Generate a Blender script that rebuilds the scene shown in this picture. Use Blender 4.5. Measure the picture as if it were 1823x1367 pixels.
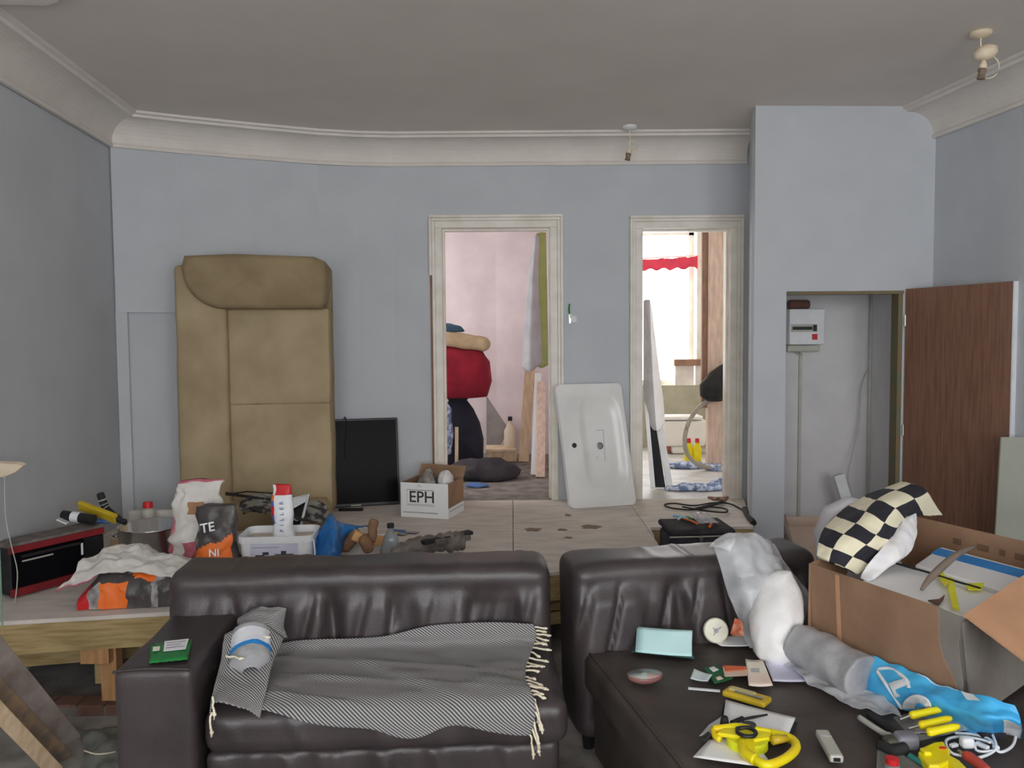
import bpy, bmesh, math, random
from mathutils import Vector, Matrix, noise
V = Vector
PI = math.pi
random.seed(7)
sc = bpy.context.scene
COL = sc.collection
for o in list(bpy.data.objects):
    bpy.data.objects.remove(o)

# ------------------------------------------------------------------ camera
W, H, F = 1823, 1367, 1475.0
CAM = V((0, 0, 1.65))
PITCH, ROLL = math.radians(3.24), math.radians(-0.45)
fw = V((0, math.cos(PITCH), -math.sin(PITCH)))
r0, u0 = V((1, 0, 0)), V((0, math.sin(PITCH), math.cos(PITCH)))
rt = r0 * math.cos(ROLL) + u0 * math.sin(ROLL)
up = u0 * math.cos(ROLL) - r0 * math.sin(ROLL)
cd = bpy.data.cameras.new('camera')
cam = bpy.data.objects.new('camera', cd)
COL.objects.link(cam)
cam.matrix_world = Matrix(((rt.x, up.x, -fw.x, CAM.x), (rt.y, up.y, -fw.y, CAM.y), (rt.z, up.z, -fw.z, CAM.z), (0, 0, 0, 1)))
cd.sensor_width = 36
cd.lens = F / W * 36
cd.clip_start = 0.05
sc.camera = cam

# ------------------------------------------------------------------ light and exposure
SKY = 1.0
EXPO = 3.2
w = bpy.data.worlds.new('overcast_sky')
sc.world = w
w.use_nodes = True
bg = w.node_tree.nodes['Background']
bg.inputs[0].default_value = (0.98, 0.99, 1.0, 1)
bg.inputs[1].default_value = SKY
sc.view_settings.view_transform = 'Standard'
sc.view_settings.look = 'None'
sc.view_settings.gamma = 1
sc.view_settings.use_curve_mapping = False
sc.view_settings.exposure = EXPO
sc.cycles.max_bounces = 10
sc.cycles.diffuse_bounces = 6
sc.cycles.use_denoising = True
REAR_Y = -2.3
REAR_WINDOWS = [(-1.65, -0.2), (0.1, 1.55), (1.85, 3.1)]
WZ0, WZ1 = 0.75, 2.9
BW_Y = 8.9                       # bathroom window wall
BWX0, BWX1, BWZ0, BWZ1 = 0.98, 1.97, 1.12, 2.78

def portal(name, x0, x1, z0, z1, y, into):
    L = bpy.data.lights.new(name, 'AREA')
    L.shape = 'RECTANGLE'
    L.size, L.size_y = x1 - x0, z1 - z0
    L.cycles.is_portal = True
    o = bpy.data.objects.new(name, L)
    COL.objects.link(o)
    o.location = ((x0 + x1) / 2, y, (z0 + z1) / 2)
    o.rotation_euler = (PI / 2 * (1 if into > 0 else -1), 0, 0)   # area lights shine along local -Z
    return o
for a, b in REAR_WINDOWS:
    portal('window_daylight', a, b, WZ0, WZ1, REAR_Y - 0.02, 1)
portal('window_daylight', BWX0, BWX1, BWZ0, BWZ1, BW_Y + 0.06, -1)
po = portal('window_daylight', -0.8, 0.8, 1.2, 2.75, 7.4, 1)          # the left room has a window in its side wall
po.location = (-2.24, 7.4, 2.075)
po.rotation_euler = (0, -PI / 2, 0)
po.data.size, po.data.size_y = 1.35, 1.0

# ------------------------------------------------------------------ pixel -> place in the room
def ray(px, py):
    return fw + rt * ((px - W / 2) / F) - up * ((py - H / 2) / F)
def pz(px, py, z):                # the point of a horizontal plane
    d = ray(px, py)
    return CAM + d * ((z - CAM.z) / d.z)
def py_(px, py, y):               # the point at a given depth in the room
    d = ray(px, py)
    return CAM + d * (y / d.y)

# ------------------------------------------------------------------ materials
def lin(c):
    c = c / 255
    return c / 12.92 if c <= 0.04045 else ((c + 0.055) / 1.055) ** 2.4
GAIN = 1.55
def col(c, k=GAIN):
    return tuple(min(0.9, lin(v) * k) for v in c) + (1,)
MATS = {}
def mat(name, c, rough=0.7, c2=None, scale=6.0, bump=0.0, bscale=60.0, metal=0.0, spec=0.4, alpha=1.0, trans=0.0, stretch=(1, 1, 1), lo=0.4, hi=0.65, coat=0.0, k=GAIN):
    if name in MATS:
        return MATS[name]
    m = bpy.data.materials.new(name)
    m.use_nodes = True
    N, L = m.node_tree.nodes, m.node_tree.links
    b = N['Principled BSDF']
    b.inputs['Base Color'].default_value = col(c, k)
    b.inputs['Roughness'].default_value = rough
    b.inputs['Metallic'].default_value = metal
    b.inputs['Specular IOR Level'].default_value = spec
    b.inputs['Alpha'].default_value = alpha
    b.inputs['Transmission Weight'].default_value = trans
    b.inputs['Coat Weight'].default_value = coat
    tc = N.new('ShaderNodeTexCoord')
    mp = N.new('ShaderNodeMapping')
    mp.inputs['Scale'].default_value = stretch
    L.new(tc.outputs['Object'], mp.inputs[0])
    if c2 is None:
        c2 = tuple(v * 0.9 for v in c)
    nz = N.new('ShaderNodeTexNoise')
    nz.inputs['Scale'].default_value = scale
    nz.inputs['Detail'].default_value = 6
    L.new(mp.outputs[0], nz.inputs['Vector'])
    rp = N.new('ShaderNodeValToRGB')
    rp.color_ramp.elements[0].position, rp.color_ramp.elements[1].position = lo, hi
    rp.color_ramp.elements[0].color, rp.color_ramp.elements[1].color = col(c, k), col(c2, k)
    L.new(nz.outputs[0], rp.inputs[0])
    L.new(rp.outputs[0], b.inputs['Base Color'])
    if bump:
        n2 = N.new('ShaderNodeTexNoise')
        n2.inputs['Scale'].default_value = bscale
        n2.inputs['Detail'].default_value = 4
        L.new(mp.outputs[0], n2.inputs['Vector'])
        bp = N.new('ShaderNodeBump')
        bp.inputs['Strength'].default_value = bump
        bp.inputs['Distance'].default_value = 0.01
        L.new(n2.outputs[0], bp.inputs['Height'])
        L.new(bp.outputs[0], b.inputs['Normal'])
    MATS[name] = m
    return m
def uvmat(name, build, rough=0.85):
    m = bpy.data.materials.new(name)
    m.use_nodes = True
    N, L = m.node_tree.nodes, m.node_tree.links
    b = N['Principled BSDF']
    b.inputs['Roughness'].default_value = rough
    uv = N.new('ShaderNodeUVMap')
    build(N, L, b, uv.outputs[0])
    MATS[name] = m
    return m
def film(name, c, veil, rough=0.25):                # thin clear plastic: partly see-through, partly milky
    m = bpy.data.materials.new(name)
    m.use_nodes = True
    N, L = m.node_tree.nodes, m.node_tree.links
    out = N['Material Output']
    b = N['Principled BSDF']
    b.inputs['Base Color'].default_value = col(c)
    b.inputs['Roughness'].default_value = rough
    b.inputs['Specular IOR Level'].default_value = 0.6
    t = N.new('ShaderNodeBsdfTransparent')
    mx = N.new('ShaderNodeMixShader')
    nz = N.new('ShaderNodeTexNoise')
    nz.inputs['Scale'].default_value = 9
    tc = N.new('ShaderNodeTexCoord')
    L.new(tc.outputs['Object'], nz.inputs['Vector'])
    mr = N.new('ShaderNodeMapRange')
    mr.inputs[1].default_value, mr.inputs[2].default_value = 0.3, 0.7
    mr.inputs[3].default_value, mr.inputs[4].default_value = veil - 0.15, min(1, veil + 0.15)
    L.new(nz.outputs[0], mr.inputs[0])
    L.new(mr.outputs[0], mx.inputs[0])
    L.new(t.outputs[0], mx.inputs[1])
    L.new(b.outputs[0], mx.inputs[2])
    L.new(mx.outputs[0], out.inputs[0])
    MATS[name] = m
    return m

WALL = mat('blue_wall_paint', (165, 168.5, 173), 0.75, (161, 164.5, 169), 3, 0.06, 240)
CEIL = mat('ceiling_paint', (186, 180, 174), 0.85, (182, 176, 170), 2, 0.03, 150)
CORN = mat('cornice_paint', (190, 185, 179), 0.7, (184, 179, 173), 5)
GLOSSW = mat('old_white_gloss_paint', (198, 194, 186), 0.4, (186, 181, 172), 7, 0.05, 60)
PLY = mat('dusty_plywood', (183, 176, 168), 0.85, (169, 162, 154), 5, 0.08, 90, stretch=(1, 3, 1))
PLYSTAIN = mat('stained_floor_patch', (112, 96, 80), 0.9, (120, 104, 90), 20)
DARKFLOOR = mat('dusty_concrete', (128, 124, 120), 0.95, (100, 96, 92), 6, 0.3, 30)
ROOMFLOOR = mat('worn_grey_carpet', (118, 112, 106), 0.95, (92, 86, 82), 9, 0.2, 120)
BATHFLOOR = mat('pale_vinyl', (170, 168, 166), 0.5, (150, 148, 146), 6)
PINE = mat('pine_timber', (148, 130, 92), 0.75, (126, 106, 70), 5, 0.05, 70, stretch=(0.8, 6, 14))
PINEX = mat('pine_timber_reddish', (164, 126, 88), 0.75, (140, 104, 68), 5, 0.05, 60, stretch=(8, 8, 1))
OLDWOOD = mat('dusty_old_timber', (146, 136, 130), 0.9, (116, 104, 96), 7, 0.25, 50)
PALEWOOD = mat('pale_planed_timber', (190, 168, 140), 0.7, (172, 148, 118), 5, stretch=(6, 6, 1))
VENEER = mat('brown_veneer', (120, 88, 72), 0.5, (104, 74, 60), 7, 0.04, 60, stretch=(9, 9, 0.6))
LEATHER = mat('dark_brown_leather', (57, 50, 51), 0.40, (45, 39, 40), 4, 0.09, 130, spec=0.6)
LEATHER2 = mat('dusty_brown_leather', (66, 59, 55), 0.52, (50, 44, 41), 5, 0.09, 130, spec=0.5)
BEIGE = mat('worn_beige_upholstery', (152, 137, 110), 0.95, (131, 116, 90), 3.5, 0.25, 170, lo=0.35, hi=0.75)
BEIGED = mat('beige_upholstery_soiled', (133, 118, 91), 0.95, (117, 102, 77), 4, 0.25, 170)
BLACKP = mat('black_plastic', (24, 24, 26), 0.35, (30, 30, 32), 10)
BLACKM = mat('matte_black', (30, 29, 30), 0.8, (40, 39, 40), 12)
SCREEN = mat('tv_screen_glass', (12, 11, 14), 0.25, (14, 13, 16), 2, spec=0.04)
WHITEC = mat('white_ceramic', (200, 200, 198), 0.25, (190, 190, 188), 3, spec=0.5)
WHITEP = mat('white_plastic', (196, 198, 202), 0.4, (188, 190, 194), 8)
PAPER = mat('white_paper', (206, 208, 216), 0.85, (198, 200, 208), 9)
CARD = mat('brown_cardboard', (134, 106, 84), 0.85, (120, 94, 74), 6, 0.05, 60)
CARDL = mat('light_cardboard_inside', (170, 130, 100), 0.85, (158, 120, 92), 5, 0.04, 60)
CARDD = mat('dull_grey_card_lining', (118, 112, 106), 0.9, (104, 98, 92), 6)
FOAM = mat('white_packing_foam', (216, 218, 220), 0.7, (208, 210, 212), 30, 0.08, 120)
BLUE = mat('bright_blue_print', (40, 122, 188), 0.6, (34, 110, 176), 8)
YEL = mat('yellow_plastic', (228, 190, 20), 0.35, (214, 174, 16), 8)
YELG = mat('lime_tape_winding', (196, 200, 30), 0.5, (180, 184, 26), 14)
YELD = mat('dull_yellow_plastic', (176, 150, 36), 0.45, (160, 136, 32), 12)
ORANGE = mat('orange_print', (232, 100, 36), 0.5, (220, 92, 34), 8)
RED = mat('red_plastic', (176, 34, 38), 0.4, (160, 30, 34), 8)
DKRED = mat('dark_red_enamel', (110, 30, 34), 0.4, (96, 26, 30), 8)
REDCLOTH = mat('dark_red_fabric', (128, 26, 40), 0.95, (108, 20, 34), 6, 0.2, 120)
NAVY = mat('navy_black_fabric', (36, 36, 46), 0.95, (28, 28, 36), 6, 0.2, 120)
BLACKCLOTH = mat('black_cloth', (40, 38, 42), 0.95, (56, 52, 54), 9, 0.2, 120)
GREYCLOTH = mat('grey_fabric', (150, 148, 150), 0.95, (134, 132, 134), 6, 0.2, 120)
DENIM = mat('blue_check_cloth', (92, 108, 140), 0.95, (176, 184, 200), 26, 0.2, 120, lo=0.45, hi=0.6)
BLUEC = mat('blue_cloth', (66, 92, 136), 0.95, (80, 104, 150), 9, 0.2, 120)
TEAL = mat('teal_cloth', (58, 84, 100), 0.95, (48, 72, 88), 9)
STEEL = mat('polished_steel', (180, 182, 184), 0.14, (170, 172, 174), 8, metal=1.0)
DULLSTEEL = mat('dull_steel', (150, 150, 150), 0.35, (130, 130, 130), 8, metal=1.0)
SACKW = mat('dusty_white_paper_sack', (190, 187, 182), 0.9, (170, 166, 161), 7, 0.3, 40)
SACKK = mat('printed_dark_plastic', (62, 58, 58), 0.4, (130, 126, 124), 16, 0.2, 40, lo=0.6, hi=0.72)
REDPRINT = mat('faded_red_print', (156, 74, 88), 0.8, (172, 110, 120), 14)
PLAST_W = mat('milky_polythene', (214, 212, 208), 0.4, (196, 194, 192), 9, 0.35, 30)
PLAST_G = mat('grey_polythene_wrap', (148, 148, 150), 0.4, (122, 122, 126), 8, 0.35, 30)
CLEAR = film('clear_polythene', (188, 190, 193), 0.42)
CLEARER = film('thin_clear_film', (200, 203, 206), 0.16)
BLUEBAG = mat('blue_tarpaulin', (64, 156, 206), 0.4, (40, 126, 182), 5, 0.25, 26)
BLUESACK = mat('blue_polythene', (30, 94, 152), 0.4, (24, 78, 134), 8, 0.3, 40)
GREEN = mat('green_foil', (28, 112, 54), 0.35, (22, 96, 46), 10)
OLIVE = mat('green_wall_paint', (134, 138, 84), 0.8, (120, 126, 74), 6)
PLASTER = mat('pinkish_bare_plaster', (196, 184, 184), 0.9, (180, 168, 170), 3, 0.1, 60, lo=0.35, hi=0.7)
BATHGREEN = mat('pale_green_wall', (150, 147, 130), 0.8, (140, 137, 120), 6)
BATHWALL = mat('pale_bathroom_wall', (204, 198, 192), 0.8, (178, 172, 166), 5)
BROWNWOOD = mat('brown_painted_wood', (128, 98, 82), 0.7, (112, 84, 70), 6, stretch=(5, 5, 1))
PINKWOOD = mat('bare_pinkish_timber', (188, 166, 150), 0.7, (170, 146, 130), 6, stretch=(6, 6, 1))
CUPW = mat('cupboard_white_paint', (182, 181, 182), 0.8, (175, 174, 175), 4)
JAMBG = mat('grey_green_edge', (96, 96, 76), 0.8, (110, 92, 66), 9)
CREAM = mat('cream_plastic', (196, 182, 160), 0.5, (186, 172, 150), 8)
CORD = mat('cream_cotton_cord', (206, 196, 176), 0.9, (190, 178, 156), 20)
GREYB = mat('grey_plasterboard_paper', (140, 142, 132), 0.9, (132, 134, 124), 5)
PRINT = mat('dark_grey_ink', (52, 54, 58), 0.8)
PRINTL = mat('pale_grey_ink', (150, 150, 158), 0.8)
LILAC = mat('lilac_paper', (184, 184, 204), 0.85)
PALEBLUE = mat('pale_blue_paper', (170, 206, 228), 0.85, (164, 200, 222), 7)
PEACH = mat('peach_paper', (222, 200, 186), 0.85)
SHELLM = mat('pearly_shell', (128, 146, 142), 0.25, (150, 122, 116), 18, spec=0.8, lo=0.4, hi=0.6)
SHELLP = mat('shell_pink_rim', (128, 88, 84), 0.4)
GREYP = mat('grey_plastic', (158, 158, 150), 0.45, (148, 148, 140), 8)
TEALP = mat('teal_plastic', (40, 110, 104), 0.5)
BRICK = mat('dusty_red_brick', (104, 76, 66), 0.95, (86, 62, 54), 9, 0.3, 60)
MORTAR = mat('old_mortar', (96, 90, 84), 0.95)
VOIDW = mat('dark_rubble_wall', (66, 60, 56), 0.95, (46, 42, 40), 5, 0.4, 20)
WRAPG = mat('grey_duct_wrap', (112, 104, 98), 0.5, (70, 66, 64), 9, 0.4, 30)
SANDY = mat('sandy_wood_block', (190, 150, 104), 0.8, (168, 128, 86), 8)
RUST = mat('brown_leather_glove', (122, 92, 68), 0.9, (96, 72, 54), 9)

def _glass():
    m = bpy.data.materials.new('window_glass')
    m.use_nodes = True
    N, L = m.node_tree.nodes, m.node_tree.links
    t, g, mx = N.new('ShaderNodeBsdfTransparent'), N.new('ShaderNodeBsdfGlossy'), N.new('ShaderNodeMixShader')
    g.inputs['Roughness'].default_value = 0.02
    mx.inputs[0].default_value = 0.06
    L.new(t.outputs[0], mx.inputs[1]); L.new(g.outputs[0], mx.inputs[2]); L.new(mx.outputs[0], N['Material Output'].inputs[0])
    return m
GLASS = _glass()
BOTTLEG = film('clear_bottle_plastic', (128, 136, 140), 0.62, 0.06)

def _twill(N, L, b, uv):
    sp = N.new('ShaderNodeSeparateXYZ'); L.new(uv, sp.inputs[0])
    nz = N.new('ShaderNodeTexNoise'); nz.inputs['Scale'].default_value = 6; L.new(uv, nz.inputs['Vector'])
    a = N.new('ShaderNodeMath'); a.operation = 'MULTIPLY_ADD'; a.inputs[1].default_value = -0.75
    L.new(sp.outputs[0], a.inputs[0]); L.new(sp.outputs[1], a.inputs[2])
    s = N.new('ShaderNodeMath'); s.operation = 'MULTIPLY'; s.inputs[1].default_value = 2 * PI / 0.0100
    L.new(a.outputs[0], s.inputs[0])
    sn = N.new('ShaderNodeMath'); sn.operation = 'SINE'; L.new(s.outputs[0], sn.inputs[0])
    rp = N.new('ShaderNodeValToRGB')
    mr = N.new('ShaderNodeMapRange'); mr.inputs[1].default_value = -1; mr.inputs[2].default_value = 1
    L.new(sn.outputs[0], mr.inputs[0]); L.new(mr.outputs[0], rp.inputs[0])
    rp.color_ramp.elements[0].position, rp.color_ramp.elements[1].position = 0.45, 0.75
    rp.color_ramp.elements[0].color, rp.color_ramp.elements[1].color = col((64, 64, 65)), col((150, 149, 148))
    L.new(rp.outputs[0], b.inputs['Base Color'])
TWILL = uvmat('black_and_white_twill', _twill)

def _check(N, L, b, uv):
    ck = N.new('ShaderNodeTexChecker'); ck.inputs['Scale'].default_value = 1.0
    ck.inputs['Color1'].default_value = col((30, 30, 38)); ck.inputs['Color2'].default_value = col((205, 194, 170))
    L.new(uv, ck.inputs['Vector']); L.new(ck.outputs[0], b.inputs['Base Color'])
CHECK = uvmat('black_cream_check_knit', _check)

# ------------------------------------------------------------------ mesh helpers
def ns(p, s=1.0, seed=0.0):
    return noise.noise(V((p[0] * s + seed, p[1] * s - seed, p[2] * s + seed * 0.5)))
class MB:
    def __init__(self, X=None):
        self.v, self.f, self.m, self.uv, self.X = [], [], [], {}, X
    def add(self, vs, fs, mi=0, uvs=None):
        n = len(self.v)
        for i, p in enumerate(vs):
            p = V(p)
            self.v.append(self.X @ p if self.X else p)
            if uvs:
                self.uv[n + i] = uvs[i]
        for k, f in enumerate(fs):
            self.f.append(tuple(i + n for i in f))
            self.m.append(mi[k] if isinstance(mi, (list, tuple)) else mi)
        return self
    def hexa(self, p, mi=0):      # 4 bottom then 4 top, both counter-clockwise from above
        return self.add(p, [(3, 2, 1, 0), (4, 5, 6, 7), (0, 1, 5, 4), (1, 2, 6, 5), (2, 3, 7, 6), (3, 0, 4, 7)], mi)
    def bx(self, x0, x1, y0, y1, z0, z1, mi=0):
        return self.hexa([(x0, y0, z0), (x1, y0, z0), (x1, y1, z0), (x0, y1, z0), (x0, y0, z1), (x1, y0, z1), (x1, y1, z1), (x0, y1, z1)], mi)
    def prism(self, poly, z0, z1, mi=0):
        n = len(poly)
        vs = [(p[0], p[1], z0) for p in poly] + [(p[0], p[1], z1) for p in poly]
        fs = [tuple(range(n - 1, -1, -1)), tuple(range(n, 2 * n))] + [(i, (i + 1) % n, n + (i + 1) % n, n + i) for i in range(n)]
        return self.add(vs, fs, mi)
    def slab(self, quad, t, mi=0):           # any planar polygon given thickness along its normal
        q = [V(p) for p in quad]
        nrm = (q[1] - q[0]).cross(q[2] - q[0]).normalized()
        n = len(q)
        vs = q + [p + nrm * t for p in q]
        fs = [tuple(range(n - 1, -1, -1)), tuple(range(n, 2 * n))] + [(i, (i + 1) % n, n + (i + 1) % n, n + i) for i in range(n)]
        return self.add(vs, fs, mi)
    def beam(self, a, b, wd, th, upv=(0, 0, 1), mi=0):
        a, b = V(a), V(b)
        d = (b - a).normalized(); s = d.cross(V(upv)).normalized(); n = s.cross(d).normalized()
        s *= wd / 2; n *= th / 2
        return self.hexa([a - s - n, a + s - n, b + s - n, b - s - n, a - s + n, a + s + n, b + s + n, b - s + n], mi)
    def tube(self, path, r, n=6, closed=False, mi=0):
        P = [V(p) for p in path]
        vs, fs = [], []
        k = len(P)
        up_ = V((0.13, 0.27, 0.95))
        for i, p in enumerate(P):
            a = P[(i - 1) % k] if (closed or i) else p
            b = P[(i + 1) % k] if (closed or i < k - 1) else p
            d = (b - a)
            d = d.normalized() if d.length > 1e-9 else V((0, 0, 1))
            u_ = up_ if abs(d.dot(up_)) < 0.95 else V((1, 0, 0))
            s = d.cross(u_).normalized(); t = d.cross(s)
            rr = r[i] if isinstance(r, (list, tuple)) else r
            for j in range(n):
                an = 2 * PI * j / n
                vs.append(p + s * (rr * math.cos(an)) + t * (rr * math.sin(an)))
        for i in range(k if closed else k - 1):
            for j in range(n):
                a, b = i * n + j, i * n + (j + 1) % n
                c, d = ((i + 1) % k) * n + (j + 1) % n, ((i + 1) % k) * n + j
                fs.append((a, b, c, d))
        if not closed:
            fs += [tuple(range(n)), tuple(range((k - 1) * n, k * n))[::-1]]
        return self.add(vs, fs, mi)
    def lathe(self, prof, c=(0, 0, 0), n=20, M=None, mi=0, sx=1, sy=1):
        vs, fs = [], []
        c = V(c)
        for r, z in prof:
            for j in range(n):
                p = V((r * math.cos(2 * PI * j / n) * sx, r * math.sin(2 * PI * j / n) * sy, z))
                vs.append((M @ p if M else p) + c)
        k = len(prof)
        for i in range(k - 1):
            for j in range(n):
                fs.append((i * n + j, i * n + (j + 1) % n, (i + 1) * n + (j + 1) % n, (i + 1) * n + j))
        if prof[0][0] > 1e-6: fs.append(tuple(range(n))[::-1])
        if prof[-1][0] > 1e-6: fs.append(tuple(range((k - 1) * n, k * n)))
        return self.add(vs, fs, mi)
    def grid(self, rows, mi=0, uvs=None):
        a, b = len(rows), len(rows[0])
        vs = [p for r in rows for p in r]
        fs = [(i * b + j, i * b + j + 1, (i + 1) * b + j + 1, (i + 1) * b + j) for i in range(a - 1) for j in range(b - 1)]
        if callable(mi):
            mi = [mi(i / (a - 1), j / (b - 1)) for i in range(a - 1) for j in range(b - 1)]
        return self.add(vs, fs, mi, [q for r in uvs for q in r] if uvs else None)
    def blob(self, rings, n=22, amp=0.0, sc_=8.0, seed=0.0, pw=2.0, mi=0):
        """rings: (centre, rx, ry[, tilt matrix]); closed lump with creases. mi may be f(ring t, angle t)"""
        vs, fs, mm = [], [], []
        k = len(rings)
        for i, (c, rx, ry) in enumerate(rings):
            for j in range(n):
                a = 2 * PI * j / n
                ca, sa = math.cos(a), math.sin(a)
                x = math.copysign(abs(ca) ** (2 / pw), ca) * rx
                y = math.copysign(abs(sa) ** (2 / pw), sa) * ry
                p = V(c) + V((x, y, 0))
                q = ns(p, sc_, seed) + 0.5 * ns(p, sc_ * 2.3, seed + 3)
                dirv = V((x, y, 0)).normalized() if (abs(x) + abs(y)) > 1e-9 else V((0, 0, 1))
                vs.append(p + dirv * q * amp + V((0, 0, 1)) * ns(p, sc_, seed + 9) * amp * 0.7 * (0 < i))
        for i in range(k - 1):
            for j in range(n):
                fs.append((i * n + j, i * n + (j + 1) % n, (i + 1) * n + (j + 1) % n, (i + 1) * n + j))
                mm.append(mi((i + 0.5) / (k - 1), (j + 0.5) / n) if callable(mi) else mi)
        fs += [tuple(range(n))[::-1], tuple(range((k - 1) * n, k * n))]
        mm += [mi(0, 0) if callable(mi) else mi, mi(1, 0) if callable(mi) else mi]
        return self.add(vs, fs, mm)
    def cushion(self, c, s, r, n=(16, 8, 8), disp=None, mi=0):
        """rounded box, gridded, displaced by disp(point, normal)->Vector"""
        c = V(c); h = V(s) / 2
        def axis(L, r_, k):
            t = [-L, -L + r_ * 0.3, -L + r_ * 0.65, -L + r_]
            t += [(-L + r_) + (2 * (L - r_)) * i / k for i in range(1, k)]
            return t + [L - r_, L - r_ * 0.65, L - r_ * 0.3, L]
        ax = [axis(h[i], min(r, h[i] * 0.98), n[i]) for i in range(3)]
        cache, vs, fs = {}, [], []
        def vert(p):
            key = tuple(round(q, 5) for q in p)
            if key not in cache:
                q = V([max(-(h[i] - r), min(h[i] - r, p[i])) if h[i] > r else 0 for i in range(3)])
                d = V(p) - q
                nrm = d.normalized() if d.length > 1e-9 else V((0, 0, 1))
                m_ = max(abs(d[i]) for i in range(3))
                pt = q + nrm * m_ if d.length > 1e-9 else V(p)
                if disp: pt = pt + disp(pt + c, nrm)
                cache[key] = len(vs); vs.append(pt + c)
            return cache[key]
        for a in range(3):
            b, d = (a + 1) % 3, (a + 2) % 3
            for sg in (-1, 1):
                for i in range(len(ax[b]) - 1):
                    for j in range(len(ax[d]) - 1):
                        q = []
                        for (ii, jj) in ((i, j), (i + 1, j), (i + 1, j + 1), (i, j + 1)):
                            p = [0, 0, 0]; p[a] = sg * h[a]; p[b] = ax[b][ii]; p[d] = ax[d][jj]
                            q.append(vert(p))
                        fs.append(tuple(q) if sg > 0 else tuple(q[::-1]))
        return self.add(vs, fs, mi)
    def build(self, name, mats, parent=None, smooth=False, bevel=0.0, solid=0.0, sub=0, recalc=True, thick_in=-1):
        mats = mats if isinstance(mats, (list, tuple)) else [mats]
        if parent is None:
            xs = [p.x for p in self.v]; ys = [p.y for p in self.v]
            L = V(((min(xs) + max(xs)) / 2, (min(ys) + max(ys)) / 2, min(p.z for p in self.v)))
        else:
            L = wloc(parent)
        me = bpy.data.meshes.new(name)
        me.from_pydata([tuple(p - L) for p in self.v], [], self.f)
        if self.uv:
            ul = me.uv_layers.new(name='UVMap')
            for lp in me.loops:
                ul.data[lp.index].uv = self.uv.get(lp.vertex_index, (0, 0))
        for m in mats:
            me.materials.append(m)
        for p, i in zip(me.polygons, self.m):
            p.material_index = i
            p.use_smooth = smooth
        if recalc:
            bm = bmesh.new(); bm.from_mesh(me)
            bmesh.ops.recalc_face_normals(bm, faces=bm.faces)
            bm.to_mesh(me); bm.free()
        me.update()
        o = bpy.data.objects.new(name, me)
        COL.objects.link(o)
        if parent is None:
            o.location = L
        else:
            o.parent = parent
        if solid:
            s = o.modifiers.new('thickness', 'SOLIDIFY'); s.thickness = solid; s.offset = 0
        if bevel:
            b = o.modifiers.new('bevel', 'BEVEL'); b.width = bevel; b.segments = 2; b.limit_method = 'ANGLE'
        if sub:
            s = o.modifiers.new('smooth', 'SUBSURF'); s.levels = s.render_levels = sub
        return o
def wloc(o):
    L = V((0, 0, 0))
    while o:
        L = L + V(o.location); o = o.parent
    return L
def tag(o, label, cat, group=None):
    o['label'] = label; o['category'] = cat
    if group: o['group'] = group
    return o
def thing(name, loc, label, cat, group=None):
    o = bpy.data.objects.new(name, None)
    o.empty_display_size = 0.1
    COL.objects.link(o); o.location = loc
    return tag(o, label, cat, group)
def struct(o):
    o['kind'] = 'structure'
    return o
def senv(name, loc=(0, 0, 0)):
    o = bpy.data.objects.new(name, None); o.empty_display_size = 0.1
    COL.objects.link(o); o.location = loc; o['kind'] = 'structure'
    return o
def frame(o, ang):
    return Matrix.Translation(V(o)) @ Matrix.Rotation(ang, 4, 'Z')
def basis(o, x, y):                       # local x, y on a surface, z its normal
    x = V(x).normalized(); y = V(y); y = (y - x * y.dot(x)).normalized(); z = x.cross(y)
    return Matrix(((x.x, y.x, z.x, o[0]), (x.y, y.y, z.y, o[1]), (x.z, y.z, z.z, o[2]), (0, 0, 0, 1)))
def text(s, size, M, name, m, parent, bold=0.0, ext=0.0006):
    cu = bpy.data.curves.new(name, 'FONT')
    cu.body = s; cu.size = size; cu.extrude = ext; cu.offset = bold; cu.align_x = 'CENTER'; cu.align_y = 'CENTER'; cu.resolution_u = 3
    t = bpy.data.objects.new(name, cu); COL.objects.link(t)
    dg = bpy.context.evaluated_depsgraph_get()
    me = bpy.data.meshes.new_from_object(t.evaluated_get(dg))
    bpy.data.objects.remove(t); bpy.data.curves.remove(cu)
    me.transform(Matrix.Translation(-wloc(parent)) @ M)
    me.materials.clear(); me.materials.append(m)
    o = bpy.data.objects.new(name, me); COL.objects.link(o); o.parent = parent
    return o
def cr(p, t):                             # Catmull-Rom through a list
    k = len(p) - 1
    x = t * k; i = min(int(x), k - 1); f = x - i
    a, b, c, d = p[max(i - 1, 0)], p[i], p[i + 1], p[min(i + 2, k)]
    return 0.5 * (2 * b + (c - a) * f + (2 * a - 5 * b + 4 * c - d) * f * f + (3 * b - a - 3 * c + d) * f ** 3)
def curve(p, n):
    p = [V(q) for q in p]
    return [cr(p, i / (n - 1)) for i in range(n)]
def surf(ctrl, nu, nv, amp=0.0, sc_=12.0, seed=0.0, us=1.0, vs=1.0, nrm=(0, -0.7, 0.7)):
    """smooth surface through control rows of points; returns rows and uvs"""
    cols = [[V(q) for q in r] for r in ctrl]
    rows, uvs = [], []
    N_ = V(nrm).normalized()
    for i in range(nu):
        t = i / (nu - 1)
        line = [cr([cols[a][b] for a in range(len(cols))], t) for b in range(len(cols[0]))]
        r = [cr(line, j / (nv - 1)) for j in range(nv)]
        if amp:
            r = [p + N_ * amp * (ns(p, sc_, seed) + 0.5 * ns(p, sc_ * 2.2, seed + 5)) for p in r]
        rows.append(r); uvs.append([(t * us, j / (nv - 1) * vs) for j in range(nv)])
    return rows, uvs
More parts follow.
